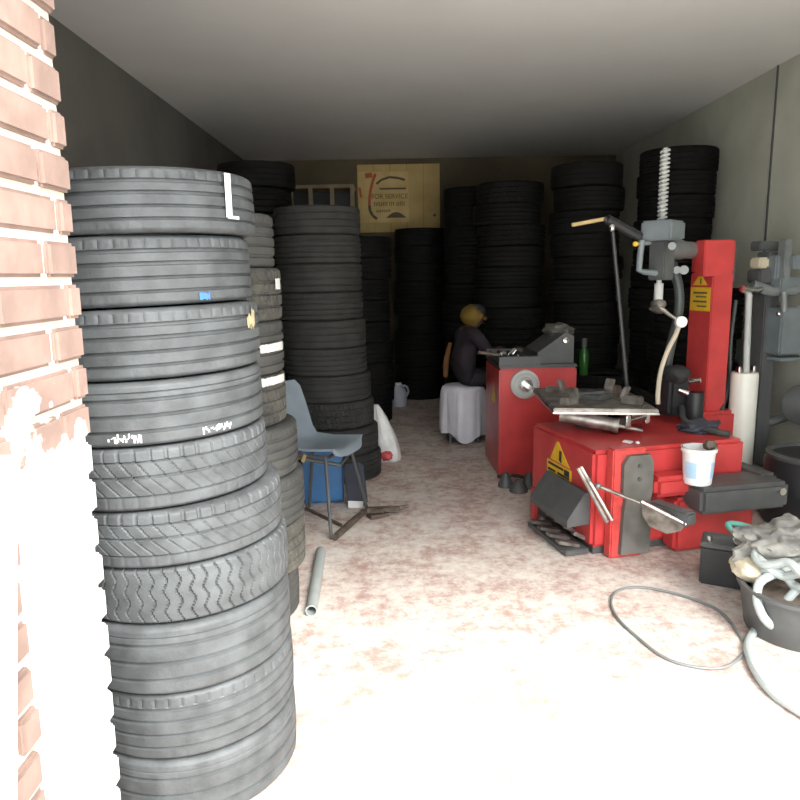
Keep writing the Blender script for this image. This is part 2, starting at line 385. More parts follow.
# front stack, from the photograph's own tyre edges (top first)
yb = [163, 233, 308, 382, 447, 511, 568, 625]
re_ = [256, 252, 262, 266, 271, 286, 292]
zb = [W(170, y, 1.69).z for y in yb]
ntail = 3
zb += [zb[-1]*(1-(i+1)/ntail) for i in range(ntail)]
re_ += [295, 296, 297]
kinds = ['rib4', 'rib4', 'rib4', 'rib3', 'chevron', 'chevron', 'lateral', 'rib3', 'rib4', 'rib3']
looks = ['tyre with hanging white paper strip', 'ribbed tyre with blue crayon mark', 'ribbed tyre with mud patch', 'ribbed tyre with chalk smears', 'slanted tread tyre', 'slanted tread tyre', 'tyre with wavy crosswise grooves', 'ribbed tyre', 'ribbed tyre', 'ribbed tyre']
nfr = len(kinds); FS = []
for i in range(nfr):
    ymid = (yb[i]+yb[i+1])/2 if i < 7 else 650+55*(i-7)
    Dc = 2.0
    xe = W(re_[i], ymid, Dc).x if i < 7 else FS[6].location.x+R0*1.03
    cx = xe-R0*1.03
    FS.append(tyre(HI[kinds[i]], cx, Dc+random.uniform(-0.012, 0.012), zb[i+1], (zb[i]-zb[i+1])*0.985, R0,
         looks[i]+', '+place_word(i, nfr)+' the stack beside the brick pillar', 'tyres in the stack beside the brick pillar', tilt=(0, -0.032*(1-i/(nfr-1)))))
def on_tread(o, ang, zf, off=0.0015):    # world point on a front stack tyre's tread
    r = R0*o.scale[0]/1.0; a = ang
    return Vector((o.location.x+(r+off)*math.sin(a), o.location.y-(r+off)*math.cos(a), o.location.z+zf*o.scale.z*W0))
def tread_patch(o, a0, a1, z0, z1, name, mtl, ragged=0, label=None, thick=0.0012, off=0.0012):
    mb = MB(); n = max(4, int((a1-a0)/(0.012 if ragged else 0.03)))
    rr = random.Random(a0)
    for i in range(n):
        A = a0+(a1-a0)*i/n; B = a0+(a1-a0)*(i+1)/n
        lo = z0+rr.uniform(0, ragged); hi = z1-rr.uniform(0, ragged)
        if hi-lo < 0.01: continue
        ps = [on_tread(o, A, lo, off), on_tread(o, B, lo, off), on_tread(o, B, hi, off), on_tread(o, A, hi, off)]
        qs = [on_tread(o, A, lo, off-thick), on_tread(o, B, lo, off-thick), on_tread(o, B, hi, off-thick), on_tread(o, A, hi, off-thick)]
        inv = Matrix.LocRotScale(o.location, o.rotation_euler, o.scale).inverted()
        v = [mb.bm.verts.new(inv @ p_) for p_ in ps+qs]
        for f in ((0, 1, 2, 3), (7, 6, 5, 4), (0, 4, 5, 1), (1, 5, 6, 2), (2, 6, 7, 3), (3, 7, 4, 0)): mb.bm.faces.new([v[k_] for k_ in f])
    bmesh.ops.remove_doubles(mb.bm, verts=mb.bm.verts[:], dist=1e-5)
    return part(name, mtl, o, mb, label, smooth=False)
tread_patch(FS[0], 1.06, 1.13, 0.30, 1.0, 'paper_strip', M['white'], 0, 'white paper strip', thick=0.001, off=0.004)
tread_patch(FS[0], 1.08, 1.22, 0.28, 0.33, 'paper_strip', M['white'], 0, 'white paper strip', thick=0.001, off=0.004)
tread_patch(FS[1], 0.82, 0.92, 0.08, 0.2, 'crayon_mark', M['blue_mark'], 0.03, 'blue crayon mark')
tread_patch(FS[3], -0.02, 0.24, 0.08, 0.24, 'chalk_smear', M['chalk'], 0.09, 'white chalk smear')
tread_patch(FS[3], 0.72, 1.0, 0.10, 0.24, 'chalk_smear', M['chalk'], 0.08, 'white chalk smear')
tread_patch(FS[2], 1.3, 1.46, 0.60, 0.94, 'mud_patch', M['mud'], 0.15, 'dry mud patch')

# second stack, just behind the first
n2 = 8; w2 = W(250, 208, 2.72).z/8
ed2 = [271, 279, 282, 284, 296, 302, 303, 297]
d2 = 3.0
for i in range(n2):
    zt = n2*w2-i*w2
    ys = [236, 290, 342, 388, 435, 480, 525, 565][i]
    cx = W(ed2[i], ys, d2).x-R0*0.985
    me = [HIR, HID, HIR, HID, HIR, HIR, HID, HIR][i]
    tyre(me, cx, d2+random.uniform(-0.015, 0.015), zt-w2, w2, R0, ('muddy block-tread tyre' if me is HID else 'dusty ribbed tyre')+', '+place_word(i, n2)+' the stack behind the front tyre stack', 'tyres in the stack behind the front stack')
# paper stickers on its right edge
S2 = [o for o in bpy.data.objects if o.get('group') == 'tyres in the stack behind the front stack']
for py, hgt, a0_, a1_ in ((348, 0.17, 0.68, 1.5), (378, 0.17, 0.78, 1.5), (284, 0.22, 1.32, 1.5)):
    zz = W(275, py, 2.85).z
    o = [t_ for t_ in S2 if t_.location.z <= zz][0]
    f = min(0.80, max(0.03, (zz-o.location.z)/w2-hgt/2)); tread_patch(o, a0_, a1_, f, f+hgt, 'paper_label', M['white'], 0.02, 'white paper label', off=0.004)
# third stack, ten tyres
ed3 = [360, 361, 362, 363, 366, 367, 371, 374, 378, 381]
ys3 = [204, 237, 265, 295, 322, 350, 374, 402, 428, 452, 470]
n3 = 10; d3 = 5.2; zt3 = W(320, 204, d3-0.3).z; w3 = zt3/n3
for i in range(n3):
    z = zt3-(i+1)*w3
    cx = W(ed3[i], ys3[i]+12, d3).x-R0*1.0
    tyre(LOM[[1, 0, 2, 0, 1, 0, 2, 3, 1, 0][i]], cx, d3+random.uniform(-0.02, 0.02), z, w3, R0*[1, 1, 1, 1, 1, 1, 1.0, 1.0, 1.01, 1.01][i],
         'dark grey tyre, '+place_word(i, n3)+' the stack behind the plastic chair', 'tyres in the stack behind the chair')
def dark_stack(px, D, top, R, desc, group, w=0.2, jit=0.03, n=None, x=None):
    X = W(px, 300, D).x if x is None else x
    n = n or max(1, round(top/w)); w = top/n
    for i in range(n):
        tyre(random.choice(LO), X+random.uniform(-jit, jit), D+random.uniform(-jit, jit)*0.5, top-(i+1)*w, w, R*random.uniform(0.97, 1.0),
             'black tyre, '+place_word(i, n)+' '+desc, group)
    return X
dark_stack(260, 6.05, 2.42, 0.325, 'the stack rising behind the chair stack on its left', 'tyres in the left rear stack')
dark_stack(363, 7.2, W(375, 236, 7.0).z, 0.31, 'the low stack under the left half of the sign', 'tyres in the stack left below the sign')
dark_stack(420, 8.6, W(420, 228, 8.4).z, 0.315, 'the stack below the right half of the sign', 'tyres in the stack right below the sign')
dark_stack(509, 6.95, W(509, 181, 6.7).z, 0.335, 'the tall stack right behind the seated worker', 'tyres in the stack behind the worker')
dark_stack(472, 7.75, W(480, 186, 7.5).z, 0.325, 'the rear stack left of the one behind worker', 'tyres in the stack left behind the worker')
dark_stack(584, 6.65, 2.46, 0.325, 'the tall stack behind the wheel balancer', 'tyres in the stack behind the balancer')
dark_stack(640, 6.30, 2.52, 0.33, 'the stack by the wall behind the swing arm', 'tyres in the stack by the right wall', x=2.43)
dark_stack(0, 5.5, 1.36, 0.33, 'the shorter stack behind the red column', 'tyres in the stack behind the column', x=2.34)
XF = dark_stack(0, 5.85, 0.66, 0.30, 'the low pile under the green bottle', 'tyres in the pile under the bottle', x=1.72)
# a tyre leaning on the stack behind the changer
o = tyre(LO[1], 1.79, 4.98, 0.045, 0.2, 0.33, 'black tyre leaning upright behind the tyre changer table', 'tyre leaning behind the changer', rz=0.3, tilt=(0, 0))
o.matrix_world = Matrix.Translation((1.72, 5.0, 0.335)) @ Euler((R_(0), R_(72), R_(35))).to_matrix().to_4x4() @ Matrix.Translation((0, 0, -0.1)) @ Matrix.Diagonal((1.05, 1.05, 1, 1))

# ------------------------------------------------------------------ back wall: board, sign, rack
b0 = W(357, 172, YB); b1 = W(440, 228, YB)
bx0, bx1 = b0.x, b1.x; bz1, bz0 = W(400, 150, YB).z, W(400, 232, YB).z
bz1 = min(bz1, 2.88)
bd = thing('notice_board', 'pale wooden board on the back wall holding the paper sign', 'board', ((bx0+bx1)/2, YB, bz0))
mb = MB()
nw = 5; ww = (bx1-bx0)/nw
for i in range(nw): mb.box((-(bx1-bx0)/2+ww*(i+0.5), -0.0125, (bz1-bz0)/2), (ww-0.004, 0.022, bz1-bz0), bev=0.003)
part('planks', M['wood'], bd, mb)
part('screw', M['dark_grey'], bd, MB().cyl(Vector(((bx1-bx0)/2-0.07, -0.023, 0.2)), ((bx1-bx0)/2-0.07, -0.035, 0.2), 0.018))
s0 = W(358, 172, YB-0.03); s1 = W(409, 222, YB-0.03)
sw, sh = s1.x-s0.x, s0.z-s1.z
sg = thing('sign', 'cream paper sign with a curved red stroke and rows of lettering', 'sign', (s0.x, YB-0.024, s1.z))
part('paper', M['paper'], sg, MB().box((sw/2, -0.002, sh/2), (sw, 0.004, sh)))
def sgp(u, v): return Vector((u*sw, -0.006, (1-v)*sh))
def flat(mb, pts, wd, d=0.0015):          # ribbon of ink
    for a, b in zip(pts, pts[1:]):
        t = (b-a).normalized(); nrm = Vector((-t.z, 0, t.x))*wd/2
        vs = [a-nrm, b-nrm, b+nrm, a+nrm]
        f = [mb.bm.verts.new(p) for p in vs]+[mb.bm.verts.new(p+Vector((0, d, 0))) for p in vs]
        for q in ((0, 1, 2, 3), (7, 6, 5, 4), (0, 4, 5, 1), (1, 5, 6, 2), (2, 6, 7, 3), (3, 7, 4, 0)): mb.bm.faces.new([f[k] for k in q])
mb = MB(); flat(mb, [sgp(0.345, 0.04), sgp(0.29, 0.18), sgp(0.24, 0.36), sgp(0.215, 0.52), sgp(0.21, 0.66)], 0.035); part('red_stroke', M['red_ink'], sg, mb, smooth=False)
mb = MB(); flat(mb, [sgp(0.21, 0.66), sgp(0.22, 0.76), sgp(0.27, 0.86), sgp(0.36, 0.93)], 0.035)
part('brown_stroke', M['brown_ink'], sg, mb, smooth=False); mb = MB(); flat(mb, [sgp(0.36, 0.24), sgp(0.46, 0.16), sgp(0.62, 0.11), sgp(0.8, 0.13), sgp(0.93, 0.17)], 0.028)
part('brown_stroke', M['brown_ink'], sg, mb, smooth=False); mb = MB(); flat(mb, [sgp(0.42, 0.335), sgp(0.95, 0.335)], 0.022); part('brown_stroke', M['brown_ink'], sg, mb, smooth=False)
mb = MB(); flat(mb, [sgp(0.14, 0.08), sgp(0.28, 0.06)], 0.06); part('red_corner', M['red_ink'], sg, mb, smooth=False); mb = MB(); flat(mb, [sgp(0.02, 0.3), sgp(0.05, 0.5)], 0.03); part('red_corner', M['red_ink'], sg, mb, smooth=False)
def text_mesh(body, size):
    cu = bpy.data.curves.new('lettering', 'FONT'); cu.body = body; cu.size = size; cu.extrude = 0.001; cu.align_x = 'CENTER'
    ob = bpy.data.objects.new('lettering', cu); C.objects.link(ob)
    dg = bpy.context.evaluated_depsgraph_get(); me = bpy.data.meshes.new_from_object(ob.evaluated_get(dg))
    bpy.data.objects.remove(ob); return me
def text(body, size, m, parent, loc, rot=(PI/2, 0, 0), sx=1.0):
    me = text_mesh(body, size); me.materials.clear(); me.materials.append(m)
    o = bpy.data.objects.new('lettering', me); C.objects.link(o); o.parent = parent; o.location = loc; o.rotation_euler = rot; o.scale.x = sx; return o
text('FOR SERVICE', 0.085, M['brown_ink'], sg, (sw*0.62, -0.006, sh*(1-0.53)), sx=0.95)
mb = MB(); rr = random.Random(4)
for (u0_, u1_, v, hh) in ((0.31, 0.58, 0.635, 0.05), (0.62, 0.72, 0.635, 0.05), (0.76, 0.92, 0.635, 0.05), (0.36, 0.62, 0.775, 0.028)):   # illegible rows: letter-like strokes
    u = u0_
    while u < u1_:
        a = sgp(u, v); flat(mb, [a-Vector((0, 0, hh/2)), a+Vector((0, 0, hh/2))], 0.009)
        b_ = sgp(u+0.018, v+rr.choice((-0.035, 0, 0.035))*hh/0.05); flat(mb, [Vector((a.x, a.y, b_.z)), b_], 0.009); u += 0.036
part('lettering', M['brown_ink'], sg, mb, smooth=False)
mb = MB()
pts = [(-0.13+0.26*i/12, 0.07*math.sin(PI*i/12)) for i in range(13)]
mb.prism(pts, (0, 1, 0), (1, 0, 0), (0, 0, 1), sgp(0.745, 0.91)+Vector((0, -0.001, 0)), 0.002); part('dark_arc', M['brown_ink'], sg, mb, smooth=False)
# rack on the back wall, left of the board
rk0, rk1 = W(298, 0, YB).x-0.15, W(357, 180, YB).x-0.02
zt, zb_ = W(330, 190, YB-0.2).z, W(330, 213, YB-0.2).z
rk = thing('shelf_rack', 'timber shelf rack with dark open bays on the back wall left of the sign', 'rack', ((rk0+rk1)/2, YB, 0))
wd = rk1-rk0
mb = MB().box((0, -0.2, zt+0.02), (wd, 0.4, 0.04)); part('shelf', M['timber'], rk, mb)
for zz in (1.55, 1.0, 0.5): part('shelf', M['timber'], rk, MB().box((0, -0.2, zz), (wd, 0.4, 0.03)))
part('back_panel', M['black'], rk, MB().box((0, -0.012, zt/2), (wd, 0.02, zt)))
for xx in (-wd/2+0.02, -wd/2+wd*0.33, -wd/2+wd*0.66, wd/2-0.02): part('upright', M['timber'], rk, MB().box((xx, -0.385, zt/2), (0.05, 0.04, zt)))

# ------------------------------------------------------------------ wheel balancer
bl = G(498.5, 477); bb = G(481, 452)
yaw = math.atan2(-(bb.x-bl.x), bb.y-bl.y)*0.6
bw = (W(577, 400, bl.y).x-bl.x); bd_ = 0.62; bh = W(498, 369, bl.y).z
BAL = thing('wheel_balancer', 'red wheel balancer cabinet with grey weight tray, left of the tyre changer', 'wheel balancer', (bl.x, bl.y, 0), yaw)
part('cabinet', M['red'], BAL, MB().box((bw/2, bd_/2, bh/2), (bw, bd_, bh), bev=0.012))
mb = MB().box((bw*0.5, bd_/2, bh+0.012), (bw*1.0, bd_, 0.024), bev=0.006)
for x in np.linspace(0.02, bw*0.52, 5): mb.box((x, bd_/2, bh+0.05), (0.012, bd_*0.9, 0.06), bev=0.003)
mb.box((bw*0.27, 0.02, bh+0.05), (bw*0.54, 0.012, 0.07), bev=0.003); mb.box((bw*0.27, bd_-0.04, bh+0.05), (bw*0.54, 0.012, 0.07), bev=0.003)
part('weight_tray', M['dark_grey'], BAL, mb)
# sloped console, right
mb = MB(); x0, x1 = bw*0.52, bw*0.99
mb.prism([(x0, 0), (x1, 0), (x1, 0.20), (x0+0.20, 0.22), (x0+0.10, 0.15), (x0, 0.08)], (0, 1, 0), (1, 0, 0), (0, 0, 1), (0, 0.08, bh+0.024), bd_-0.2)
part('console', M['dark_grey'], BAL, mb, smooth=False)
mb = MB().blob((x0+0.22, bd_*0.55, bh+0.24), (0.11, 0.15, 0.06), amp=0.35, sc=2.2, seed=3); con = part('console_cover', M['rubber_pad'], BAL, mb)
part('knob', M['chrome'], BAL, MB().lathe([(0.0, 0.035), (0.02, 0.03), (0.022, 0.0)], (x0+0.20, 0.075, bh+0.19), (0, -1, 0.2)), 'bright chrome knob')
for i, (x, y) in enumerate(((0.06, 0.12), (0.10, 0.2), (0.13, 0.14), (0.17, 0.22), (0.08, 0.3))):
    part('wheel_weight', M['chrome'], BAL, MB().box((x, y, bh+0.05+0.03*(i % 3)), (0.018, 0.03, 0.05), rot=(0.3*i, 0.4, 0.5*i), bev=0.004), 'small shiny lead weight')
part('tray_clip', M['iron'], BAL, MB().tube([(-0.14, 0.1, bh+0.115), (-0.05, 0.1, bh+0.10), (0.02, 0.1, bh+0.09)], 0.012))
# flange + shaft
fc = W(524.5, 384, bl.y); fl = Matrix.Rotation(-yaw, 3, 'Z') @ (fc-Vector((bl.x, bl.y, 0)))
part('flange', M['light_grey'], BAL, MB().lathe([(0.105, 0.0), (0.105, 0.03), (0.085, 0.04), (0.07, 0.032), (0.055, 0.032), (0.05, 0.05), (0.0, 0.05)], (fl.x, 0, fl.z), (0, -1, 0), seg=40))
part('shaft', M['chrome'], BAL, MB().cyl((fl.x, -0.04, fl.z), (fl.x, -0.09, fl.z), 0.045).cyl((fl.x, -0.08, fl.z), (fl.x, -0.26, fl.z), 0.018))
part('sticker', M['yellow'], BAL, MB().prism([(0.0, 0), (0.16, 0.0), (0.08, 0.15)], (-1, 0, 0), (0, 1, 0), (0, 0, 1), (0.0, 0.16, 0.53), 0.002), 'yellow warning triangle')
part('cable', M['hose_dark'], BAL, MB().tube([(bw-0.02, bd_-0.02, 0.6), (bw+0.05, bd_+0.05, 0.3), (bw+0.05, bd_+0.1, 0.01)], 0.008, smooth=5))

# ------------------------------------------------------------------ tyre changer
o0 = G(591, 556); YAW = R_(14.0)
TC = thing('tyre_changer', 'red tyre changer with turntable, column and swing arm, right of the balancer', 'tyre changer', (o0.x, o0.y, 0), YAW)
ROT = Matrix.Rotation(-YAW, 3, 'Z')
def L(p): return ROT @ (Vector(p)-Vector((o0.x, o0.y, 0)))
def LW(px, py, D): return L(W(px, py, D))
cw, cd, ch = 0.93, 0.76, W(590, 452, o0.y).z
mb = MB().box((cw/2, cd/2, ch/2+0.02), (cw, cd, ch-0.04), bev=0.02)
part('cabinet', M['red'], TC, mb)
part('plinth', M['dark_grey'], TC, MB().box((cw/2, cd/2, 0.02), (cw-0.04, cd-0.04, 0.04)))
part('step', M['red'], TC, MB().box((0.68, -0.05, 0.16), (0.50, 0.12, 0.30), bev=0.02))
part('nose', M['red'], TC, MB().box((0.42, -0.06, 0.385), (0.26, 0.14, 0.11), bev=0.025))
# bead breaker plate and rubber pad on the front
pl = LW(611, 553, o0.y-0.06); pr = LW(648, 553, o0.y-0.06)
pw = pr.x-pl.x
part('breaker_plate', M['red_plate'], TC, MB().box((pl.x+pw/2, -0.035, ch/2+0.012), (pw, 0.07, ch+0.02), bev=0.008))
mb = MB(); pa = 0.045
mb.prism([(0.0, 0.03), (0.17, 0.03), (0.172, 0.30), (0.163, 0.33), (0.172, 0.36), (0.172, 0.52), (0.15, 0.565), (0.03, 0.565), (0.0, 0.52), (0.0, 0.37), (0.02, 0.33), (0.01, 0.28)], (0, -1, 0), (1, 0, 0), (0, 0, 1), (pl.x+pa, -0.071, 0.0), 0.03)
pad = part('rubber_pad', M['rubber_pad'], TC, mb, smooth=False)
for zz in (0.51, 0.44): part('bolt', M['dark_grey'], pad, MB().cyl((pl.x+pa+0.09, -0.10, zz), (pl.x+pa+0.09, -0.108, zz), 0.011))
# pedal hood on left face, pedals
mb = MB(); hp0 = L(G(590, 519, 0.20))
mb.prism([(0, 0.17), (0, 0.34), (-0.03, 0.345), (-0.13, 0.20), (-0.13, 0.16)], (0, 1, 0), (1, 0, 0), (0, 0, 1), (0.0, 0.03, 0.0), 0.46)
part('pedal_hood', M['dark_grey'], TC, mb, smooth=False)
for i in range(4):
    y = 0.08+i*0.11
    part('pedal', M['worn_steel'], TC, MB().box((-0.10, y, 0.055), (0.13, 0.055, 0.018), rot=(0, 0.25, 0), bev=0.004).box((-0.03, y, 0.09), (0.08, 0.02, 0.02), rot=(0, 0.5, 0)), 'worn steel foot pedal')
part('pedal_bar', M['dark_grey'], TC, MB().box((-0.07, 0.26, 0.02), (0.14, 0.48, 0.03), bev=0.004))
part('bracket', M['red'], TC, MB().box((-0.07, cd*0.74, 0.11), (0.03, 0.05, 0.22), bev=0.004))
# yellow warning sticker: triangle over a text panel, left face
st = MB(); st.prism([(0.36, 0.40), (0.60, 0.46-0.0), (0.60, 0.50), (0.46, 0.50)], (-1, 0, 0), (0, 1, 0), (0, 0, 1), (0, 0, 0), 0.001); st.bm.free()
mb = MB(); mb.prism([(0.36, 0.455), (0.60, 0.455), (0.52, 0.575), (0.50, 0.575)], (-1, 0, 0), (0, 1, 0), (0, 0, 1), (0.0, -0.10, -0.04), 0.003)
mb.prism([(0.34, 0.36), (0.64, 0.36), (0.64, 0.445), (0.34, 0.445)], (-1, 0, 0), (0, 1, 0), (0, 0, 1), (0.0, -0.10, -0.04), 0.003)
stk = part('warning_sticker', M['yellow'], TC, mb, 'yellow warning triangle sticker', smooth=False)
mb = MB()
for (a, b, c, d) in ((0.455, 0.485, 0.468, 0.53), (0.455, 0.47, 0.46, 0.475), (0.36, 0.42, 0.40, 0.435), (0.43, 0.62, 0.42, 0.434), (0.36, 0.50, 0.385, 0.398), (0.53, 0.62, 0.385, 0.398)):
    mb.box((-0.0035, (a+b)/2-0.10, (c+d)/2-0.04), (0.002, b-a, d-c))
part('sticker_print', M['ink'], stk, mb, smooth=False)
# turntable
tcn = LW(592, 396, 4.16); tz = 0.732
TT = part('turntable', M['worn_steel'], TC, MB().box((tcn.x, tcn.y, tz), (0.60, 0.60, 0.024), rot=(0.035, 0.03, R_(-14)), bev=0.006))
part('table_edge', M['chrome'], TT, MB().box((tcn.x, tcn.y, tz-0.014), (0.61, 0.61, 0.012), rot=(0.035, 0.03, R_(-14)), bev=0.003), 'bright steel rim under the table')
for k in range(4):
    a = R_(31+90*k); c = Vector((tcn.x+0.26*math.cos(a), tcn.y+0.26*math.sin(a), tz+0.03))
    cl = part('clamp_jaw', M['worn_steel'], TT, MB().box(c, (0.12, 0.06, 0.05), rot=(0, 0, a), bev=0.008).box(c-Vector((math.cos(a), math.sin(a), 0))*0.045+Vector((0, 0, 0.04)), (0.022, 0.06, 0.07), rot=(0, 0.4, a), bev=0.004))
mb = MB()
mb.tube([(tcn.x-0.2, tcn.y-0.1, tz+0.013), (tcn.x-0.16, tcn.y-0.02, tz+0.03), (tcn.x-0.05, tcn.y+0.02, tz+0.03), (tcn.x+0.1, tcn.y+0.03, tz+0.03)], 0.018, smooth=4)
mb.box((tcn.x+0.02, tcn.y, tz+0.02), (0.16, 0.16, 0.03), rot=(0, 0, 0.5), bev=0.01); part('table_hub', M['dark_grey'], TT, mb)
part('turntable_pedestal', M['dark_grey'], TC, MB().cyl((tcn.x, tcn.y, ch-0.01), (tcn.x, tcn.y, tz-0.02), 0.10, seg=28))
p0, p1 = Vector((tcn.x-0.26, tcn.y-0.10, tz-0.055)), Vector((tcn.x-0.01, tcn.y-0.27, tz-0.10))
part('air_cylinder', M['worn_steel'], TC, MB().cyl(p0, p1, 0.04).cyl(p1, p1+(p1-p0).normalized()*0.03, 0.045).cyl(p1, p1+(p1-p0).normalized()*0.16, 0.012))
p2 = Vector((tcn.x+0.05, tcn.y-0.29, tz-0.075)); p3 = Vector((tcn.x+0.22, tcn.y-0.22, tz-0.07))
part('air_cylinder', M['chrome'], TC, MB().cyl(p2, p3, 0.034).box(p2, (0.03, 0.08, 0.08), bev=0.006).box(p3, (0.03, 0.08, 0.08), bev=0.006).cyl(p2+Vector((0.03, -0.03, 0.03)), p3+Vector((0.0, -0.03, 0.03)), 0.009))
part('fitting', M['chrome'], TC, MB().box((tcn.x+0.12, tcn.y-0.28, tz-0.03), (0.02, 0.02, 0.06), bev=0.003).box((tcn.x+0.18, tcn.y-0.255, tz-0.03), (0.02, 0.02, 0.06), bev=0.003))
# black valve / motor cluster right of the table, hoses
vb = LW(672, 400, 4.25)
part('air_valve', M['black'], TC, MB().box((vb.x, vb.y, ch+0.16), (0.14, 0.16, 0.24), bev=0.02).cyl((vb.x+0.06, vb.y-0.14, ch+0.03), (vb.x+0.06, vb.y-0.14, ch+0.20), 0.05).blob((vb.x-0.02, vb.y-0.06, ch+0.3), (0.08, 0.08, 0.06), sub=2, amp=0.2))
part('valve_fitting', M['chrome'], TC, MB().cyl((vb.x-0.02, vb.y-0.09, ch+0.21), (vb.x+0.02, vb.y-0.13, ch+0.19), 0.016).cyl((vb.x+0.05, vb.y-0.09, ch+0.26), (vb.x+0.09, vb.y-0.14, ch+0.27), 0.014))
part('hose', M['hose_dark'], TC, MB().tube([(vb.x, vb.y-0.1, ch+0.1), (vb.x-0.08, vb.y-0.25, ch+0.05), (vb.x-0.03, vb.y-0.42, ch+0.025), (vb.x+0.02, vb.y-0.5, ch+0.02)], 0.018, smooth=6))
part('rag', M['navy'], TC, MB().blob((vb.x-0.02, vb.y-0.3, ch+0.02), (0.11, 0.10, 0.045), amp=0.5, sc=2.5, seed=5, flat=-0.03))
part('clip', M['white'], TC, MB().box((pl.x+0.20, 0.12, ch+0.006), (0.035, 0.05, 0.01), rot=(0, 0, 0.5), bev=0.003).box((pl.x+0.24, 0.09, ch+0.006), (0.02, 0.03, 0.01), rot=(0, 0, -0.5), bev=0.003))
# column with sticker
cl0 = LW(710, 330, 4.38); czt = W(716, 240, 4.38).z
CW_, CD_ = 0.15, 0.22
mb = MB().box((cl0.x+CW_/2, cl0.y+CD_/2, (0.30+czt-0.2)/2), (CW_, CD_, czt-0.2-0.30), bev=0.006)
COL = part('column', M['red'], TC, mb)
hx0 = LW(702, 250, 4.36).x; hx1 = LW(737, 250, 4.36).x
part('column_head', M['red'], TC, MB().box(((hx0+hx1)/2, cl0.y+0.02, czt-0.11), (hx1-hx0, 0.09, 0.22), bev=0.006).box((cl0.x+CW_/2, cl0.y+CD_/2, czt-0.10), (CW_, CD_, 0.19), bev=0.006))
part('column_foot', M['red'], TC, MB().box((cl0.x+0.05, cl0.y+CD_/2, 0.33), (0.32, CD_+0.1, 0.55), bev=0.02))
mb = MB().box((cl0.x-0.001, cl0.y+CD_/2, W(700, 299, 4.5).z), (0.003, CD_*0.86, 0.15)).prism([(cl0.y+0.05, 0.01), (cl0.y+0.19, 0.01), (cl0.y+0.12, 0.085)], (-1, 0, 0), (0, 1, 0), (0, 0, 1), (cl0.x, 0, W(700, 299, 4.5).z+0.078), 0.003)
cs = part('warning_sticker', M['yellow'], COL, mb, 'yellow warning sticker on the column side', smooth=False)
zc_ = W(700, 299, 4.5).z
mb = MB()
for dy, dz, w_, h_ in ((0.11, 0.112, 0.012, 0.035), (0.11, 0.04, 0.13, 0.012), (0.10, 0.015, 0.10, 0.010), (0.11, -0.015, 0.13, 0.012), (0.09, -0.045, 0.09, 0.010)):
    mb.box((cl0.x-0.0035, cl0.y+dy, zc_+dz), (0.003, w_, h_))
part('sticker_print', M['brown_ink'], cs, mb, smooth=False)
part('side_block', M['dark_grey'], TC, MB().box((hx1+0.05, cl0.y+CD_/2+0.05, czt-0.13), (0.09, 0.20, 0.26), bev=0.008))
# swing arm and head
hd = LW(660, 262, 4.14)
a0 = Vector((hx0, cl0.y+0.10, W(690, 250, 4.4).z)); a1 = Vector((hd.x, hd.y, a0.z))
part('swing_arm', M['grey'], TC, MB().cyl(a0, a0+(a1-a0)*0.45, 0.052).cyl(a0+(a1-a0)*0.4, a1, 0.06))
ht = W(660, 221, 4.14).z; hm = W(660, 241, 4.14).z
part('head_cover', M['blue_grey'], TC, MB().box((hd.x+0.01, hd.y, (ht+hm)/2), (0.22, 0.18, ht-hm), rot=(0, 0, R_(34)), bev=0.012))
hb = W(660, 280, 4.14).z
part('head_block', M['dark_grey'], TC, MB().box((hd.x+0.01, hd.y, (hm+hb)/2), (0.10, 0.11, hm-hb), rot=(0, 0, R_(20)), bev=0.008))
sh0, sh1 = W(660, 308, 4.14).z, W(660, 148, 4.14).z
SH = part('hex_shaft', M['light_grey'], TC, MB().cyl((hd.x, hd.y, sh0+0.05), (hd.x, hd.y, sh1), 0.015, seg=6).cyl((hd.x, hd.y, sh0+0.03), (hd.x, hd.y, hb-0.02), 0.026))
nt_ = 17
mb = MB(); mb.tube([(hd.x+0.022*math.cos(i*PI/5), hd.y+0.022*math.sin(i*PI/5), ht+(sh1-0.01-ht)*i/(nt_*10)) for i in range(nt_*10+1)], 0.0075, seg=6)
part('return_spring', M['light_grey'], SH, mb)
mhz = sh0
part('mount_head', M['worn_steel'], TC, MB().blob((hd.x-0.005, hd.y-0.01, mhz+0.02), (0.045, 0.05, 0.035), sub=2, amp=0.15).box((hd.x-0.03, hd.y-0.03, mhz-0.012), (0.09, 0.05, 0.02), rot=(0, 0.3, 0.4), bev=0.006))
gz = LW(680, 322, 4.10)
part('inflator_lever', M['chrome'], TC, MB().tube([LW(658, 306, 4.1), LW(668, 314, 4.1), gz], [0.018, 0.012, 0.012]))
GA = part('pressure_gauge', M['white'], TC, MB().lathe([(0.034, 0.0), (0.034, 0.025), (0.03, 0.03), (0.0, 0.03)], gz, (-0.25, -1, 0.1), seg=28), 'round white dial gauge')
part('gauge_stem', M['grey'], TC, MB().cyl(gz, gz+Vector((0.08, 0.05, 0.0)), 0.010))
part('inflator_hose', M['cream'], TC, MB().tube([gz, LW(676, 334, 4.12), LW(668, 350, 4.13), LW(661, 370, 4.14), LW(658, 392, 4.15), LW(658, 404, 4.15)], 0.014, smooth=5), 'curved beige air hose')
part('hanging_hose', M['hose_dark'], TC, MB().tube([LW(672, 262, 4.2), LW(679, 290, 4.22), LW(678, 315, 4.22), LW(670, 350, 4.25), LW(662, 396, 4.3)], 0.028, smooth=5))
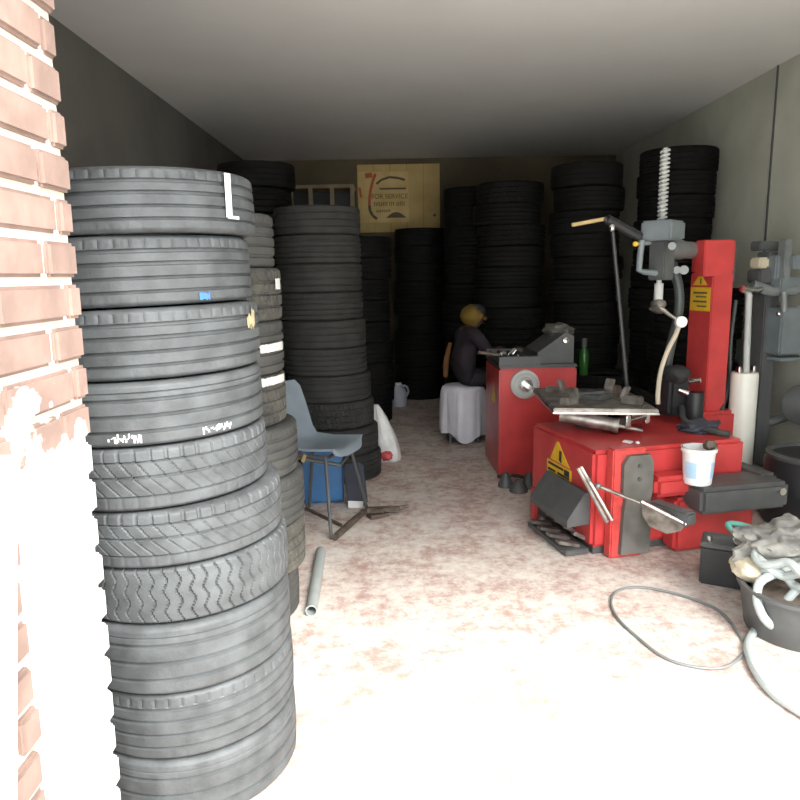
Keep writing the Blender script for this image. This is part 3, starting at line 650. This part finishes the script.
# handle loop
h_ = [LW(642, 240, 4.08), LW(640, 256, 4.08), LW(639, 270, 4.08), LW(645, 272, 4.09), LW(657, 273, 4.12)]
part('handle', M['blue_grey'], TC, MB().tube(h_, 0.018, seg=8))
part('release_knob', M['yellow'], TC, MB().blob(LW(635.5, 244, 4.07), (0.018, 0.018, 0.016), sub=2), 'yellow release knob')
part('knob_stem', M['grey'], TC, MB().cyl(LW(637, 244, 4.07), LW(650, 243, 4.11), 0.012))
part('front_dial', M['grey'], TC, MB().cyl(LW(672, 246, 4.05), LW(672, 246, 4.0), 0.022).cyl(LW(684, 270, 4.2), LW(684, 270, 4.1), 0.026).cyl(LW(677, 270, 4.2), LW(677, 270, 4.12), 0.022))
# rod, strut and tan stick at left
part('head_strut', M['black'], TC, MB().tube([LW(604, 218, 4.05), LW(611, 224, 4.05)], 0.016).tube([LW(607, 219, 4.05), LW(640, 237, 4.1)], 0.028, seg=8))
part('long_rod', M['black'], TC, MB().tube([LW(612, 225, 4.04), LW(619, 300, 4.06), LW(627, 388, 4.08)], 0.012))
part('rod_ball', M['chrome'], TC, MB().blob(LW(612, 228, 4.02), (0.018, 0.018, 0.024), sub=2))
part('tan_stick', M['tan'], TC, MB().tube([LW(572, 225, 4.04), LW(604, 219, 4.05)], 0.011), 'thin tan stick')
# bead breaker arm, right front
ba0 = Vector((0.44, -0.15, 0.27)); 
part('breaker_arm', M['dark_grey'], TC, MB().box((0.74, -0.135, 0.33), (0.52, 0.25, 0.14), rot=(0, 0, R_(-2)), bev=0.02).box((0.97, 0.02, 0.36), (0.12, 0.34, 0.10), bev=0.02))
part('arm_bolt', M['chrome'], TC, MB().cyl((0.93, -0.25, 0.36), (0.93, -0.29, 0.36), 0.02))
b0_ = L(W(640, 503, o0.y-0.22)); b1_ = L(W(684, 527, o0.y-0.28))
mb = MB(); ux = (b1_-b0_); ux.z *= 1
u_ = ux.normalized(); v_ = Vector((0.15, 0.25, -1)); v_ = (v_-u_*v_.dot(u_)).normalized(); n_ = u_.cross(v_)
ln_ = ux.length
mb.prism([(0, -0.01), (ln_, -0.02), (ln_, 0.03), (ln_*0.82, 0.085), (ln_*0.45, 0.095), (ln_*0.2, 0.06)], n_, u_, v_, b0_, 0.012)
part('breaker_blade', M['worn_steel'], TC, mb, 'spade shaped steel blade', smooth=False)
part('blade_edge', M['chrome'], TC, MB().tube([b0_-v_*0.012, b1_-v_*0.02], 0.010))
part('blade_rod', M['worn_steel'], TC, MB().tube([L(W(598, 486, o0.y-0.15)), b0_], 0.009).blob(L(W(598, 486, o0.y-0.15)), (0.018, 0.018, 0.018), sub=2))
part('blade_arm', M['dark_grey'], TC, MB().box((b1_+Vector((0.0, 0.10, 0.04))), (0.08, 0.24, 0.07), rot=(0, 0, 0.25), bev=0.01))
# assist arm at the right
ap = LW(761, 370, 4.62)
part('assist_post', M['dark_grey'], TC, MB().box((ap.x, ap.y, 0.83), (0.11, 0.11, 1.56), bev=0.008))
cc = LW(743, 416, 4.42); c0z, c1z = W(740, 464, 4.42).z, W(745, 372, 4.42).z
CY = part('lift_cylinder', M['cyl_white'], TC, MB().lathe([(0.0, c0z), (0.08, c0z), (0.083, c0z+0.01), (0.083, c1z-0.02), (0.078, c1z), (0.0, c1z)], (cc.x-0.01, cc.y, 0), seg=32), 'white lifting cylinder')
part('piston_rod', M['light_grey'], TC, MB().cyl((cc.x, cc.y, c1z-0.02), LW(749, 292, 4.45), 0.02))
for sx_ in (-0.06, 0.05): part('lug', M['chrome'], CY, MB().box((cc.x+sx_, cc.y, c1z+0.01), (0.02, 0.04, 0.06), bev=0.004))
part('clevis_pin', M['chrome'], TC, MB().tube([LW(742, 289, 4.4), LW(755, 291, 4.45), LW(764, 288, 4.5)], 0.022))
part('cylinder_bracket', M['dark_grey'], TC, MB().box((cc.x-0.02, cc.y+0.02, c0z-0.05), (0.30, 0.34, 0.08), bev=0.01).box((cc.x-0.14, cc.y+0.0, c0z-0.14), (0.35, 0.2, 0.14), bev=0.01))
hb0 = LW(783, 330, 4.55)
part('assist_head', M['blue_grey'], TC, MB().box((hb0.x, hb0.y+0.02, W(785, 330, 4.55).z), (0.20, 0.22, 0.30), bev=0.01).box((hb0.x, hb0.y-0.06, W(785, 358, 4.5).z), (0.23, 0.12, 0.02), bev=0.004).box((hb0.x, hb0.y+0.02, W(785, 285, 4.55).z), (0.22, 0.18, 0.10), bev=0.01))
part('assist_arm', M['grey'], TC, MB().tube([LW(752, 285, 4.5), LW(770, 291, 4.5), LW(795, 290, 4.5)], 0.035).box(LW(784, 262, 4.5), (0.05, 0.07, 0.28), bev=0.006).cyl(LW(784, 312, 4.42), LW(784, 292, 4.42), 0.02))
part('assist_bolt', M['chrome'], TC, MB().blob(LW(779, 314, 4.38), (0.016, 0.016, 0.018), sub=2))
part('assist_cap', M['cream'], TC, MB().box(LW(762, 263, 4.6), (0.12, 0.1, 0.07), bev=0.012))
part('assist_plate', M['dark_grey'], TC, MB().box(LW(768, 246, 4.7), (0.20, 0.10, 0.06), bev=0.008))
part('assist_block', M['dark_grey'], TC, MB().box(LW(762, 276, 4.58), (0.14, 0.12, 0.09), bev=0.01))
part('assist_top', M['blue_grey'], TC, MB().box(LW(795, 262, 4.5), (0.12, 0.12, 0.09), bev=0.01).box(LW(776, 268, 4.55), (0.09, 0.1, 0.16), bev=0.01))
part('roller_disc', M['dark_grey'], TC, MB().lathe([(0.03, -0.03), (0.10, -0.02), (0.135, 0.02), (0.06, 0.10), (0.03, 0.11)], LW(802, 405, 4.5), (-0.4, -1, 0.2), seg=24))
part('roller_arm', M['dark_grey'], TC, MB().tube([(ap.x, ap.y, W(790, 430, 4.5).z), LW(800, 412, 4.58)], 0.03))
part('green_hose', M['hose_dark'], TC, MB().tube([LW(736, 300, 4.5), LW(731, 340, 4.5), LW(729, 380, 4.5), LW(722, 410, 4.4), LW(713, 432, 4.3), LW(708, 448, 4.2)], 0.012, smooth=5))

# tyre levers resting in the front corner
for i, (dx) in enumerate((0, 0.028)):
    a = W(578+i*3, 468-i*1.5, o0.y-0.05); b = W(607+i*5, 522-i*2, o0.y-0.07)
    o = MB().tube([a, a+(b-a)*0.2, b], [0.011, 0.010, 0.012]).build('tyre_lever', M['chrome' if i else 'worn_steel'])
    tag(o, ('bright' if i else 'dull')+' steel tyre lever slanting across the changer corner, '+('upper' if i else 'lower')+' of the pair', 'tyre lever', 'tyre levers on the changer')

# white bucket on the step
bk = W(702, 487, o0.y+0.10); bz = 0.401
bx_ = G(703, 487, bz)
BK = thing('bucket', 'white plastic bucket with pale blue label sitting on the tyre changer', 'bucket', (bx_.x, bx_.y+0.072, bz))
bH = 0.195
part('tub', M['white'], BK, MB().lathe([(0.0, 0.0), (0.066, 0.0), (0.07, 0.004), (0.083, bH), (0.089, bH), (0.089, bH-0.02), (0.085, bH-0.022), (0.087, bH), (0.079, bH), (0.066, 0.01), (0.0, 0.01)], seg=40))
for s in (-1, 1):
    mb = MB(); n = 10
    for i in range(n):
        a0_ = -PI/2+s*(0.5+0.75*i/n); a1_ = -PI/2+s*(0.5+0.75*(i+1)/n)
        rl, rh = 0.0735, 0.0795
        vs = [mb.bm.verts.new((r*math.cos(a), r*math.sin(a), z)) for (r, a, z) in ((rl, a0_, 0.04), (rl, a1_, 0.04), (rh, a1_, 0.125), (rh, a0_, 0.125))]
        mb.bm.faces.new(vs)
    bmesh.ops.remove_doubles(mb.bm, verts=mb.bm.verts[:], dist=1e-5)
    bmesh.ops.solidify(mb.bm, geom=mb.bm.faces[:], thickness=0.002)
    part('label_band', M['pale_blue'], BK, mb, 'pale blue label band')
part('brush', M['iron'], BK, MB().blob((0.055, 0.0, bH+0.005), (0.035, 0.03, 0.03), sub=2, amp=0.3), 'brown brush sticking out of the rim')

# green bottle on the low pile
gb = Vector((1.60, 5.6, 0.66))
GB = thing('bottle', 'slim green bottle standing on the tyre pile right of the balancer', 'bottle', W(583.5, 372, 5.72).xy.to_3d()+Vector((0, 0, 0.66)))
part('body', M['green'], GB, MB().lathe([(0.0, 0.0), (0.04, 0.0), (0.042, 0.01), (0.042, 0.17), (0.034, 0.2), (0.018, 0.235), (0.0, 0.24)], seg=24))
part('cap', M['dark_grey'], GB, MB().cyl((0, 0, 0.235), (0, 0, 0.30), 0.022, seg=16))

# ------------------------------------------------------------------ right foreground clutter
# battery
bt = G(728, 585)
BT = thing('car_battery', 'black car battery with pale terminals on the floor in front of the tyre changer', 'battery', (bt.x, bt.y+0.05, 0), R_(-28))
part('case', M['black'], BT, MB().box((0, 0, 0.095), (0.21, 0.17, 0.19), bev=0.008))
part('lid', M['dark_grey'], BT, MB().box((0, 0, 0.2), (0.216, 0.176, 0.022), bev=0.006).box((0, 0.02, 0.215), (0.14, 0.05, 0.02), bev=0.005))
for x in (-0.07, 0.07): part('terminal', M['chrome'], BT, MB().cyl((x, -0.05, 0.21), (x, -0.05, 0.238), 0.013))
part('clamp', M['light_grey'], BT, MB().box((0.06, -0.04, 0.232), (0.06, 0.03, 0.014), rot=(0, 0.2, 0.5), bev=0.004))
part('teal_strap', M['teal'], BT, MB().tube([(0.05, 0.06, 0.215), (0.0, 0.09, 0.26), (0.08, 0.13, 0.25), (0.18, 0.1, 0.22)], 0.014, smooth=5), 'teal strap')
# big black drum by the wall
dr = G(806, 548)
DR = thing('drum', 'big black plastic drum standing by the right wall below the grey assist head', 'drum', (2.46, 3.95, 0))
part('barrel', M['black'], DR, MB().lathe([(0.0, 0.0), (0.27, 0.0), (0.285, 0.03), (0.285, 0.2), (0.292, 0.21), (0.292, 0.24), (0.285, 0.25), (0.285, 0.38), (0.26, 0.42), (0.25, 0.41), (0.0, 0.41)], seg=40))
part('rim', M['dark_grey'], DR, MB().lathe([(0.245, 0.405), (0.275, 0.405), (0.28, 0.425), (0.25, 0.435), (0.245, 0.405)], seg=40, caps=False))
# black tub under the rags
tb = G(790, 640)
tcx, tcy = G(800, 632).x, G(800, 632).y+0.02
TB = thing('tub', 'dark plastic tub on the floor piled with rags and hose at the right edge', 'tub', (tcx, tcy, 0))
part('shell', M['dark_grey'], TB, MB().lathe([(0.0, 0.0), (0.20, 0.0), (0.205, 0.01), (0.232, 0.19), (0.245, 0.19), (0.245, 0.205), (0.225, 0.205), (0.2, 0.02), (0.0, 0.02)], seg=36))
part('contents', M['iron'], TB, MB().blob((0, 0, 0.16), (0.21, 0.21, 0.05), amp=0.3, sc=4, seed=2))
tag(MB().blob((tcx+0.05, tcy+0.17, 0.30), (0.24, 0.17, 0.11), sub=5, amp=0.30, sc=2.4, seed=4).build('rag_heap', M['rag']), 'heap of crumpled grey rags on the tub in front of the drum', 'rags')
tag(MB().blob((tcx-0.17, tcy+0.10, 0.235), (0.07, 0.10, 0.05), sub=4, amp=0.16, sc=2, seed=8).build('glove', M['cream']), 'crumpled cream work glove on the tub beside the battery', 'glove')
mb = MB(); pts = []
for i in range(64):
    a = 2*PI*i/21; r = 0.125+0.03*math.sin(i*0.9)+0.008*(i/21)
    pts.append((tcx+0.0+r*math.cos(a)*1.1, tcy-0.02+r*math.sin(a), 0.245+0.028*(i/21)+0.02*math.sin(i*1.3)))
tail = G(792, 600, 0.2)
pts += [Vector(G(772, 575, 0.26)), Vector(G(757, 592, 0.20)), Vector(G(764, 618, 0.12)), Vector(G(785, 634, 0.03)), Vector(G(815, 650, 0.02)), Vector(G(860, 640, 0.02))]
mb.tube(pts, 0.018, smooth=4, seg=10)
tag(mb.build('air_hose', M['hose_pale']), 'pale grey hose coiled over the tub at the right edge', 'hose')
mb = MB().tube([G(800, 586, 0.25), G(775, 612, 0.12), G(758, 626, 0.02), G(748, 650, 0.018), G(770, 690, 0.018), G(830, 730, 0.018)], 0.017, smooth=6, seg=10)
tag(mb.build('air_hose', M['hose_pale']), 'pale hose running from the tub down onto the floor', 'hose')
# thin cable ring on the floor
cp = [G(735, 628, 0.008), G(718, 610, 0.008), G(690, 598, 0.008), G(660, 590, 0.008), G(635, 587, 0.008), G(617, 591, 0.008), G(611, 602, 0.008), G(617, 617, 0.008), G(634, 634, 0.008), G(670, 660, 0.008), G(720, 668, 0.008), G(745, 650, 0.008)]
tag(MB().tube(cp, 0.006, smooth=6, closed=True, seg=8).build('cable', M['grey']), 'thin grey cable lying in a ring on the floor', 'cable')

# ------------------------------------------------------------------ by the balancer foot: dark cones and gun
for i, (px, py, rr_, hh_) in enumerate(((507, 489, 0.055, 0.10), (520, 494, 0.065, 0.085), (530, 490, 0.05, 0.11))):
    g = G(px, py); o = MB().lathe([(0.0, 0.0), (rr_, 0.0), (rr_, 0.02), (rr_*0.35, hh_), (rr_*0.2, hh_), (0.0, hh_*0.9)], seg=28).build('centring_cone', M['dark_grey'], loc=(g.x, g.y+0.06, 0))
    tag(o, 'dark steel cone on the floor at the balancer foot, '+('nearest the balancer corner', 'middle of the three', 'nearest the pedal hood')[i], 'cone', 'cones at the balancer foot')
g = G(515, 487)
tag(MB().tube([(g.x-0.09, g.y+0.2, 0.02), (g.x-0.02, g.y+0.13, 0.05), (g.x+0.06, g.y+0.16, 0.03), (g.x+0.13, g.y+0.10, 0.02)], 0.014, smooth=6).build('hose', M['hose_dark']), 'short black hose behind the cones at the balancer foot', 'hose')

# ------------------------------------------------------------------ plastic chair
cp_ = Vector((-0.50, 4.13, 0)); cyaw = R_(-22)
CH = thing('chair', 'grey blue moulded plastic chair with thin metal legs in front of the tyre stack', 'chair', cp_, cyaw)
sz = 0.49
def shell():
    bm = bmesh.new(); rows = []
    pathp = [(0.225, -0.035), (0.215, -0.008), (0.19, 0.0), (0.10, -0.008), (0.0, -0.014), (-0.10, -0.006), (-0.155, 0.02), (-0.185, 0.07), (-0.205, 0.14), (-0.228, 0.23), (-0.25, 0.33), (-0.258, 0.375)]
    wid = [0.17, 0.19, 0.20, 0.205, 0.205, 0.20, 0.195, 0.19, 0.19, 0.185, 0.165, 0.12]
    nn = 12
    for (x, z), w in zip(pathp, wid):
        row = []
        for k in range(nn+1):
            t = -1+2*k/nn
            dz = 0.02*abs(t)**4 if x > -0.15 else 0
            dx = 0.03*abs(t)**2 if x <= -0.15 else 0
            if x > 0.2: dx = -0.03*abs(t)**3
            row.append(bm.verts.new((x+dx, w*t, sz+z+dz)))
        rows.append(row)
    for A, B in zip(rows, rows[1:]):
        for k in range(nn): bm.faces.new((A[k], A[k+1], B[k+1], B[k]))
    bmesh.ops.recalc_face_normals(bm, faces=bm.faces[:])
    bmesh.ops.solidify(bm, geom=bm.faces[:], thickness=0.012)
    return bm
mb = MB(); mb.bm.free(); mb.bm = shell()
part('seat_shell', M['chair'], CH, mb, angle=60)
for (x, y, fx, fy) in ((0.12, -0.15, 0.20, -0.26), (0.12, 0.15, 0.20, 0.25), (-0.12, -0.15, -0.20, -0.2), (-0.12, 0.15, -0.20, 0.2)):
    part('leg', M['dark_grey'], CH, MB().tube([(x, y, sz-0.03), (x+(fx-x)*0.2, y+(fy-y)*0.2, sz-0.08), (fx, fy, 0.0)], 0.011))
part('seat_frame', M['dark_grey'], CH, MB().tube([(0.14, -0.15, sz-0.035), (0.14, 0.15, sz-0.035), (-0.10, 0.15, sz-0.035), (-0.10, -0.15, sz-0.035)], 0.012, closed=True).tube([(-0.1, -0.15, sz-0.05), (0.14, 0.0, sz-0.12), (0.14, 0.15, sz-0.07)], 0.012))
part('tag', M['tan'], CH, MB().box((-0.02, -0.155, sz-0.05), (0.02, 0.008, 0.05), rot=(0, 0.4, 0)), 'small orange tag under the seat')
# blue crate behind
cb = G(322, 505)
CR = thing('crate', 'blue plastic crate on the floor behind the plastic chair', 'crate', (cb.x, cb.y+0.16, 0), R_(4))
cx_, cy_, cz_ = 0.27, 0.24, 0.38
mb = MB().box((0, 0, 0.01), (cx_, cy_, 0.02), bev=0.004)
for s in (-1, 1):
    mb.box((s*(cx_/2-0.006), 0, cz_/2), (0.012, cy_, cz_), bev=0.003); mb.box((0, s*(cy_/2-0.006), cz_/2), (cx_-0.0, 0.012, cz_), bev=0.003)
part('box', M['blue'], CR, mb)
part('rim', M['blue'], CR, MB().box((0, -cy_/2, cz_-0.015), (cx_+0.02, 0.02, 0.03), bev=0.004).box((0, cy_/2, cz_-0.015), (cx_+0.02, 0.02, 0.03), bev=0.004).box((-cx_/2, 0, cz_-0.015), (0.02, cy_, 0.03), bev=0.004).box((cx_/2, 0, cz_-0.015), (0.02, cy_, 0.03), bev=0.004))
# dark case leaning against crate
dc = G(355, 506)
DC = thing('case', 'dark navy flat case with a white label standing right of the blue crate', 'case', (dc.x, dc.y-0.02, 0), R_(-8))
part('body', M['navy'], DC, MB().box((0, 0.045, 0.14), (0.13, 0.07, 0.28), rot=(-0.22, -0.14, 0), bev=0.015))
part('label', M['white'], DC, MB().box((0.012, -0.026, 0.026), (0.10, 0.004, 0.045), rot=(-0.22, 0, 0)), 'white label at its foot')
# irons on floor
g0, g1 = G(335, 541), G(363, 516)
tag(MB().tube([g0+Vector((0, 0, 0.022)), (g0+g1)/2+Vector((0, 0, 0.024)), g1+Vector((0, 0, 0.022))], [0.02, 0.022, 0.018]).build('iron_bar', M['iron']), 'thick rusty iron bar lying on the floor in front of the chair legs', 'iron bar')
JK = thing('scissor_jack', 'rusty scissor jack lying on the floor right of the plastic chair', 'jack', G(386, 517))
part('base', M['iron'], JK, MB().box((-0.05, 0, 0.015), (0.13, 0.07, 0.03), rot=(0, 0, 0.5), bev=0.004))
part('arm', M['iron'], JK, MB().box((-0.02, 0.02, 0.045), (0.22, 0.04, 0.03), rot=(0, 0.1, 0.35), bev=0.004)); part('arm', M['iron'], JK, MB().box((-0.08, -0.02, 0.05), (0.16, 0.035, 0.025), rot=(0, -0.15, -0.4), bev=0.004))
part('screw', M['worn_steel'], JK, MB().cyl((-0.04, 0.0, 0.05), (0.14, 0.10, 0.035), 0.011))
g0, g1 = G(306, 510), G(341, 527)
tag(MB().tube([g0+Vector((0, 0, 0.012)), g1+Vector((0, 0, 0.012))], 0.011).build('rod', M['iron']), 'thin dark rod lying on the floor below the plastic chair', 'rod')
# grey pipe
g0, g1 = G(311.5, 611, 0.027), G(321, 551, 0.027)
d = (g1-g0).normalized()
PM = MB(); ax = d
PM.lathe([(0.021, 0.0), (0.0275, 0.0), (0.0275, (g1-g0).length), (0.021, (g1-g0).length), (0.021, 0.0)], g0, d, seg=24, caps=False)
bmesh.ops.remove_doubles(PM.bm, verts=PM.bm.verts[:], dist=1e-5)
tag(PM.build('pipe', M['pipe']), 'grey plastic pipe lying on the floor beside the tyre stacks', 'pipe')
# carrier bag
bg = G(390, 463)
BG = thing('carrier_bag', 'white plastic carrier bag with red print slumped against the tyre stack behind chair', 'bag', (bg.x-0.015, bg.y+0.08, 0))
mb = MB()
def fold(a, t): return 1+0.13*math.sin(3*a+2*t)+0.07*math.sin(7*a-5*t)+0.04*math.sin(13*a+9*t)
mb.lathe([(0.0, 0.0), (0.075, 0.0), (0.095, 0.03), (0.105, 0.10), (0.10, 0.18), (0.088, 0.27), (0.066, 0.36), (0.038, 0.43), (0.02, 0.47), (0.0, 0.47)], seg=48, fold=fold)
for v in mb.bm.verts: v.co.x = v.co.x*1.15-0.20*v.co.z
part('sack', M['bag'], BG, mb, angle=80)
mb = MB().blob((-0.01, -0.075, 0.07), (0.055, 0.035, 0.05), sub=3, amp=0.35, seed=6, flat=-0.065); part('printed_patch', M['bag_red'], BG, mb, 'red printed patch')
# white jug far back
JG = thing('jug', 'small milky white jug on the floor in the dark at the back', 'jug', (W(398.5, 395, 7.95).x, 7.95, 0))
part('body', M['jug'], JG, MB().lathe([(0.0, 0.0), (0.085, 0.0), (0.095, 0.02), (0.098, 0.15), (0.08, 0.2), (0.04, 0.235), (0.035, 0.25), (0.0, 0.25)], seg=28))
part('cap', M['white'], JG, MB().cyl((0, 0, 0.248), (0, 0, 0.272), 0.038, seg=20))
part('handle', M['jug'], JG, MB().tube([(0.03, 0, 0.24), (0.09, 0, 0.23), (0.115, 0, 0.17), (0.09, 0, 0.11)], 0.012, smooth=4))

# ------------------------------------------------------------------ worker on a draped stool
sp_ = W(463, 410, 6.22)
ST = thing('stool', 'low metal stool under the white cloth, behind the balancer', 'stool', (sp_.x, 6.22, 0))
part('seat', M['black'], ST, MB().lathe([(0.0, 0.44), (0.165, 0.44), (0.175, 0.455), (0.175, 0.485), (0.16, 0.495), (0.0, 0.498)], seg=32))
for k in range(4):
    a = PI/4+k*PI/2
    part('leg', M['dark_grey'], ST, MB().tube([(0.12*math.cos(a), 0.12*math.sin(a), 0.44), (0.18*math.cos(a), 0.18*math.sin(a), 0.0)], 0.013))
mb = MB()
def cf(a, t): return 1+(0.05*math.sin(4*a+0.6)+0.035*math.sin(7*a+1.0)+0.02*math.sin(13*a))*min(1, max(0, t-0.35)*2.2)
mb.lathe([(0.0, 0.515), (0.10, 0.516), (0.165, 0.512), (0.19, 0.495), (0.195, 0.46), (0.198, 0.36), (0.203, 0.26), (0.208, 0.16), (0.212, 0.055), (0.209, 0.055), (0.205, 0.16), (0.198, 0.28), (0.194, 0.36), (0.19, 0.46), (0.18, 0.488), (0.16, 0.503), (0.0, 0.503)], seg=96, fold=lambda a, t: 1+(0.065*math.sin(4*a+0.6+3*t)+0.045*math.sin(7*a+1.0-4*t)+0.025*math.sin(13*a+5*t))*(1.0 if 0.28 < t < 0.78 else 0.0 if (t < 0.2 or t > 0.86) else 0.5))
for v in mb.bm.verts:
    if v.co.z < 0.3: a_ = math.atan2(v.co.y, v.co.x); v.co.z += (0.3-v.co.z)*(0.16*math.sin(2*a_+1.2)+0.08*math.sin(5*a_))+0.012
tag(mb.build('cloth', M['cloth'], loc=(sp_.x, 6.22, 0), angle=80), 'white cloth draped over the stool the worker sits on', 'cloth')

def skin_body(verts, edges, radii, name):
    me = bpy.data.meshes.new(name); me.from_pydata(verts, edges, []); o = bpy.data.objects.new(name, me); C.objects.link(o)
    sk = o.modifiers.new('s', 'SKIN'); sk.use_smooth_shade = True
    for i, r in enumerate(radii): me.skin_vertices[0].data[i].radius = (r if isinstance(r, tuple) else (r, r))
    me.skin_vertices[0].data[0].use_root = True
    ss = o.modifiers.new('d', 'SUBSURF'); ss.levels = 2
    dg = bpy.context.evaluated_depsgraph_get(); out = bpy.data.meshes.new_from_object(o.evaluated_get(dg))
    bpy.data.objects.remove(o); return out
PX, PY = sp_.x, 6.22
# local frame: +x is where the worker faces (towards the balancer), built at the stool
V = []; E = []; RA = []; TAGS = []
def jv(p, r, tg, parent=None):
    V.append(p); RA.append(r); TAGS.append(tg); i = len(V)-1
    if parent is not None: E.append((parent, i))
    return i
pel = jv((0.0, 0, 0.63), (0.135, 0.115), 'jacket')
ab = jv((0.02, 0, 0.76), (0.135, 0.11), 'jacket', pel)
chs = jv((0.055, 0, 0.90), (0.15, 0.12), 'jacket', ab)
ush = jv((0.085, 0, 1.0), (0.12, 0.09), 'jacket', chs)
nk = jv((0.105, 0, 1.065), 0.052, 'skin', ush)
hd1 = jv((0.125, 0, 1.12), (0.075, 0.085), 'skin', nk)
hd2 = jv((0.14, 0, 1.19), (0.078, 0.09), 'skin', hd1)
def arm(s, el, wr, ha):
    sh = jv((0.085, s*0.185, 0.985), 0.062, 'jacket', ush)
    e = jv(el, 0.05, 'jacket', sh); w = jv(wr, 0.034, 'jacket', e); h = jv(ha, (0.022, 0.04), 'skin', w)
    return w, h
wr1, ha1 = arm(-1, (0.20, -0.235, 0.79), (0.36, -0.27, 0.86), (0.43, -0.28, 0.87))
wr2, ha2 = arm(1, (0.22, 0.23, 0.80), (0.40, 0.16, 0.82), (0.47, 0.15, 0.82))
def fingers(h, base, d, s):
    d = Vector(d).normalized(); side = Vector((0, s, 0))
    for k, ln in enumerate((0.062, 0.07, 0.066, 0.052)):
        b = Vector(base)+d*0.03+side*(k-1.5)*0.02
        a = jv(tuple(b), 0.0095, 'skin', h); a2 = jv(tuple(b+d*ln*0.55), 0.009, 'skin', a); jv(tuple(b+d*ln*0.85+Vector((0, 0, -ln*0.4))), 0.008, 'skin', a2)
    t0_ = Vector(base)-side*0.035+d*(-0.005); a = jv(tuple(t0_), 0.011, 'skin', h); jv(tuple(t0_+d*0.045-side*0.012+Vector((0, 0, -0.012))), 0.010, 'skin', a)
fingers(ha1, (0.43, -0.28, 0.87), (1, 0, -0.1), 1); fingers(ha2, (0.47, 0.15, 0.82), (1, 0, -0.2), -1)
for s in (-1, 1):
    hp = jv((0.07, s*0.09, 0.60), 0.09, 'trouser', pel)
    kn = jv((0.46, s*0.13, 0.58), 0.066, 'trouser', hp)
    sh_ = jv((0.47, s*0.13, 0.35), 0.055, 'trouser', kn)
    an = jv((0.44, s*0.13, 0.10), 0.042, 'trouser', sh_)
    ft = jv((0.50, s*0.14, 0.055), 0.042, 'shoe', an); jv((0.60, s*0.145, 0.04), 0.035, 'shoe', ft)
me = skin_body(V, E, RA, 'person')
for k in ('jacket', 'skin', 'trouser'): me.materials.append(M[k])
me.materials.append(M['black'])
segs = [(Vector(V[a]), Vector(V[b]), TAGS[b]) for a, b in E]
ix = {'jacket': 0, 'skin': 1, 'trouser': 2, 'shoe': 3}
for pg in me.polygons:
    c = pg.center; best = None
    for a, b, t in segs:
        dv = b-a; tt = max(0, min(1, (c-a).dot(dv)/dv.length_squared)); dd = (a+dv*tt-c).length
        if best is None or dd < best[0]: best = (dd, t)
    pg.material_index = ix[best[1]]; pg.use_smooth = True
PR = bpy.data.objects.new('person', me); C.objects.link(PR); PR.location = (PX-0.03, PY, 0.0); PR.rotation_euler = (0, 0, R_(15)); PR.scale = (1.06, 1.16, 0.97)
tag(PR, 'person in dark jacket and mustard cap sitting on the white cloth, reaching to the balancer', 'person')
hc = Vector((0.135, 0, 1.17))
mb = MB()
mb.lathe([(0.0, 0.098), (0.04, 0.094), (0.075, 0.072), (0.096, 0.035), (0.102, 0.0), (0.101, -0.045), (0.092, -0.05), (0.094, 0.0), (0.06, 0.07), (0.0, 0.088)], hc+Vector((-0.02, 0, 0.0)), (-0.8, 0, 0.6), seg=36)
part('cap', M['mustard'], PR, mb, 'mustard knitted cap')
mb = MB(); mb.lathe([(0.0, 0.095), (0.05, 0.088), (0.085, 0.05), (0.095, 0.0), (0.088, -0.02), (0.08, 0.04), (0.0, 0.08)], hc+Vector((0.008, 0, 0.012)), (-0.05, 0, 1), seg=32); part('hair', M['black'], PR, mb, 'short black hair standing in for the shaded cap front')  # black hair also paints in the shade on the front of the cap
mb = MB().blob(hc+Vector((0.095, 0, -0.03)), (0.022, 0.014, 0.022), sub=2); part('nose', M['skin'], PR, mb)
for s in (-1, 1):
    part('eye', M['ink'], PR, MB().blob(hc+Vector((0.082, s*0.032, -0.005)), (0.008, 0.012, 0.008), sub=2))
    part('ear', M['skin'], PR, MB().blob(hc+Vector((0.0, s*0.09, -0.035)), (0.02, 0.012, 0.03), sub=2))
part('mouth', M['iron'], PR, MB().blob(hc+Vector((0.082, 0, -0.075)), (0.01, 0.024, 0.006), sub=2))
part('sash', M['orange'], PR, MB().tube([(-0.105, 0.06, 0.60), (-0.105, 0.06, 0.70), (-0.09, 0.06, 0.80), (-0.06, 0.06, 0.92)], [0.02, 0.026, 0.024, 0.016], smooth=0), 'orange brown cloth hanging down the back')

# ------------------------------------------------------------------ light: hazy overcast day outside the doorway
wd_ = bpy.data.worlds.new('sky'); scene.world = wd_; wd_.use_nodes = True
bgn = wd_.node_tree.nodes['Background']; bgn.inputs['Color'].default_value = (0.96, 0.98, 1.0, 1); bgn.inputs['Strength'].default_value = 1.0
sn = bpy.data.lights.new('sun', 'SUN'); so = bpy.data.objects.new('sun', sn); C.objects.link(so)
sn.energy = 2.2; sn.angle = R_(30); sn.color = (1, 0.97, 0.92)
so.rotation_euler = Vector((-0.42, 0.75, -0.85)).to_track_quat('-Z', 'Y').to_euler()
vs = scene.view_settings
vs.view_transform = 'Standard'; vs.look = 'None'; vs.gamma = 1.0; vs.use_curve_mapping = False
vs.exposure = 2.3
scene.cycles.max_bounces = 8
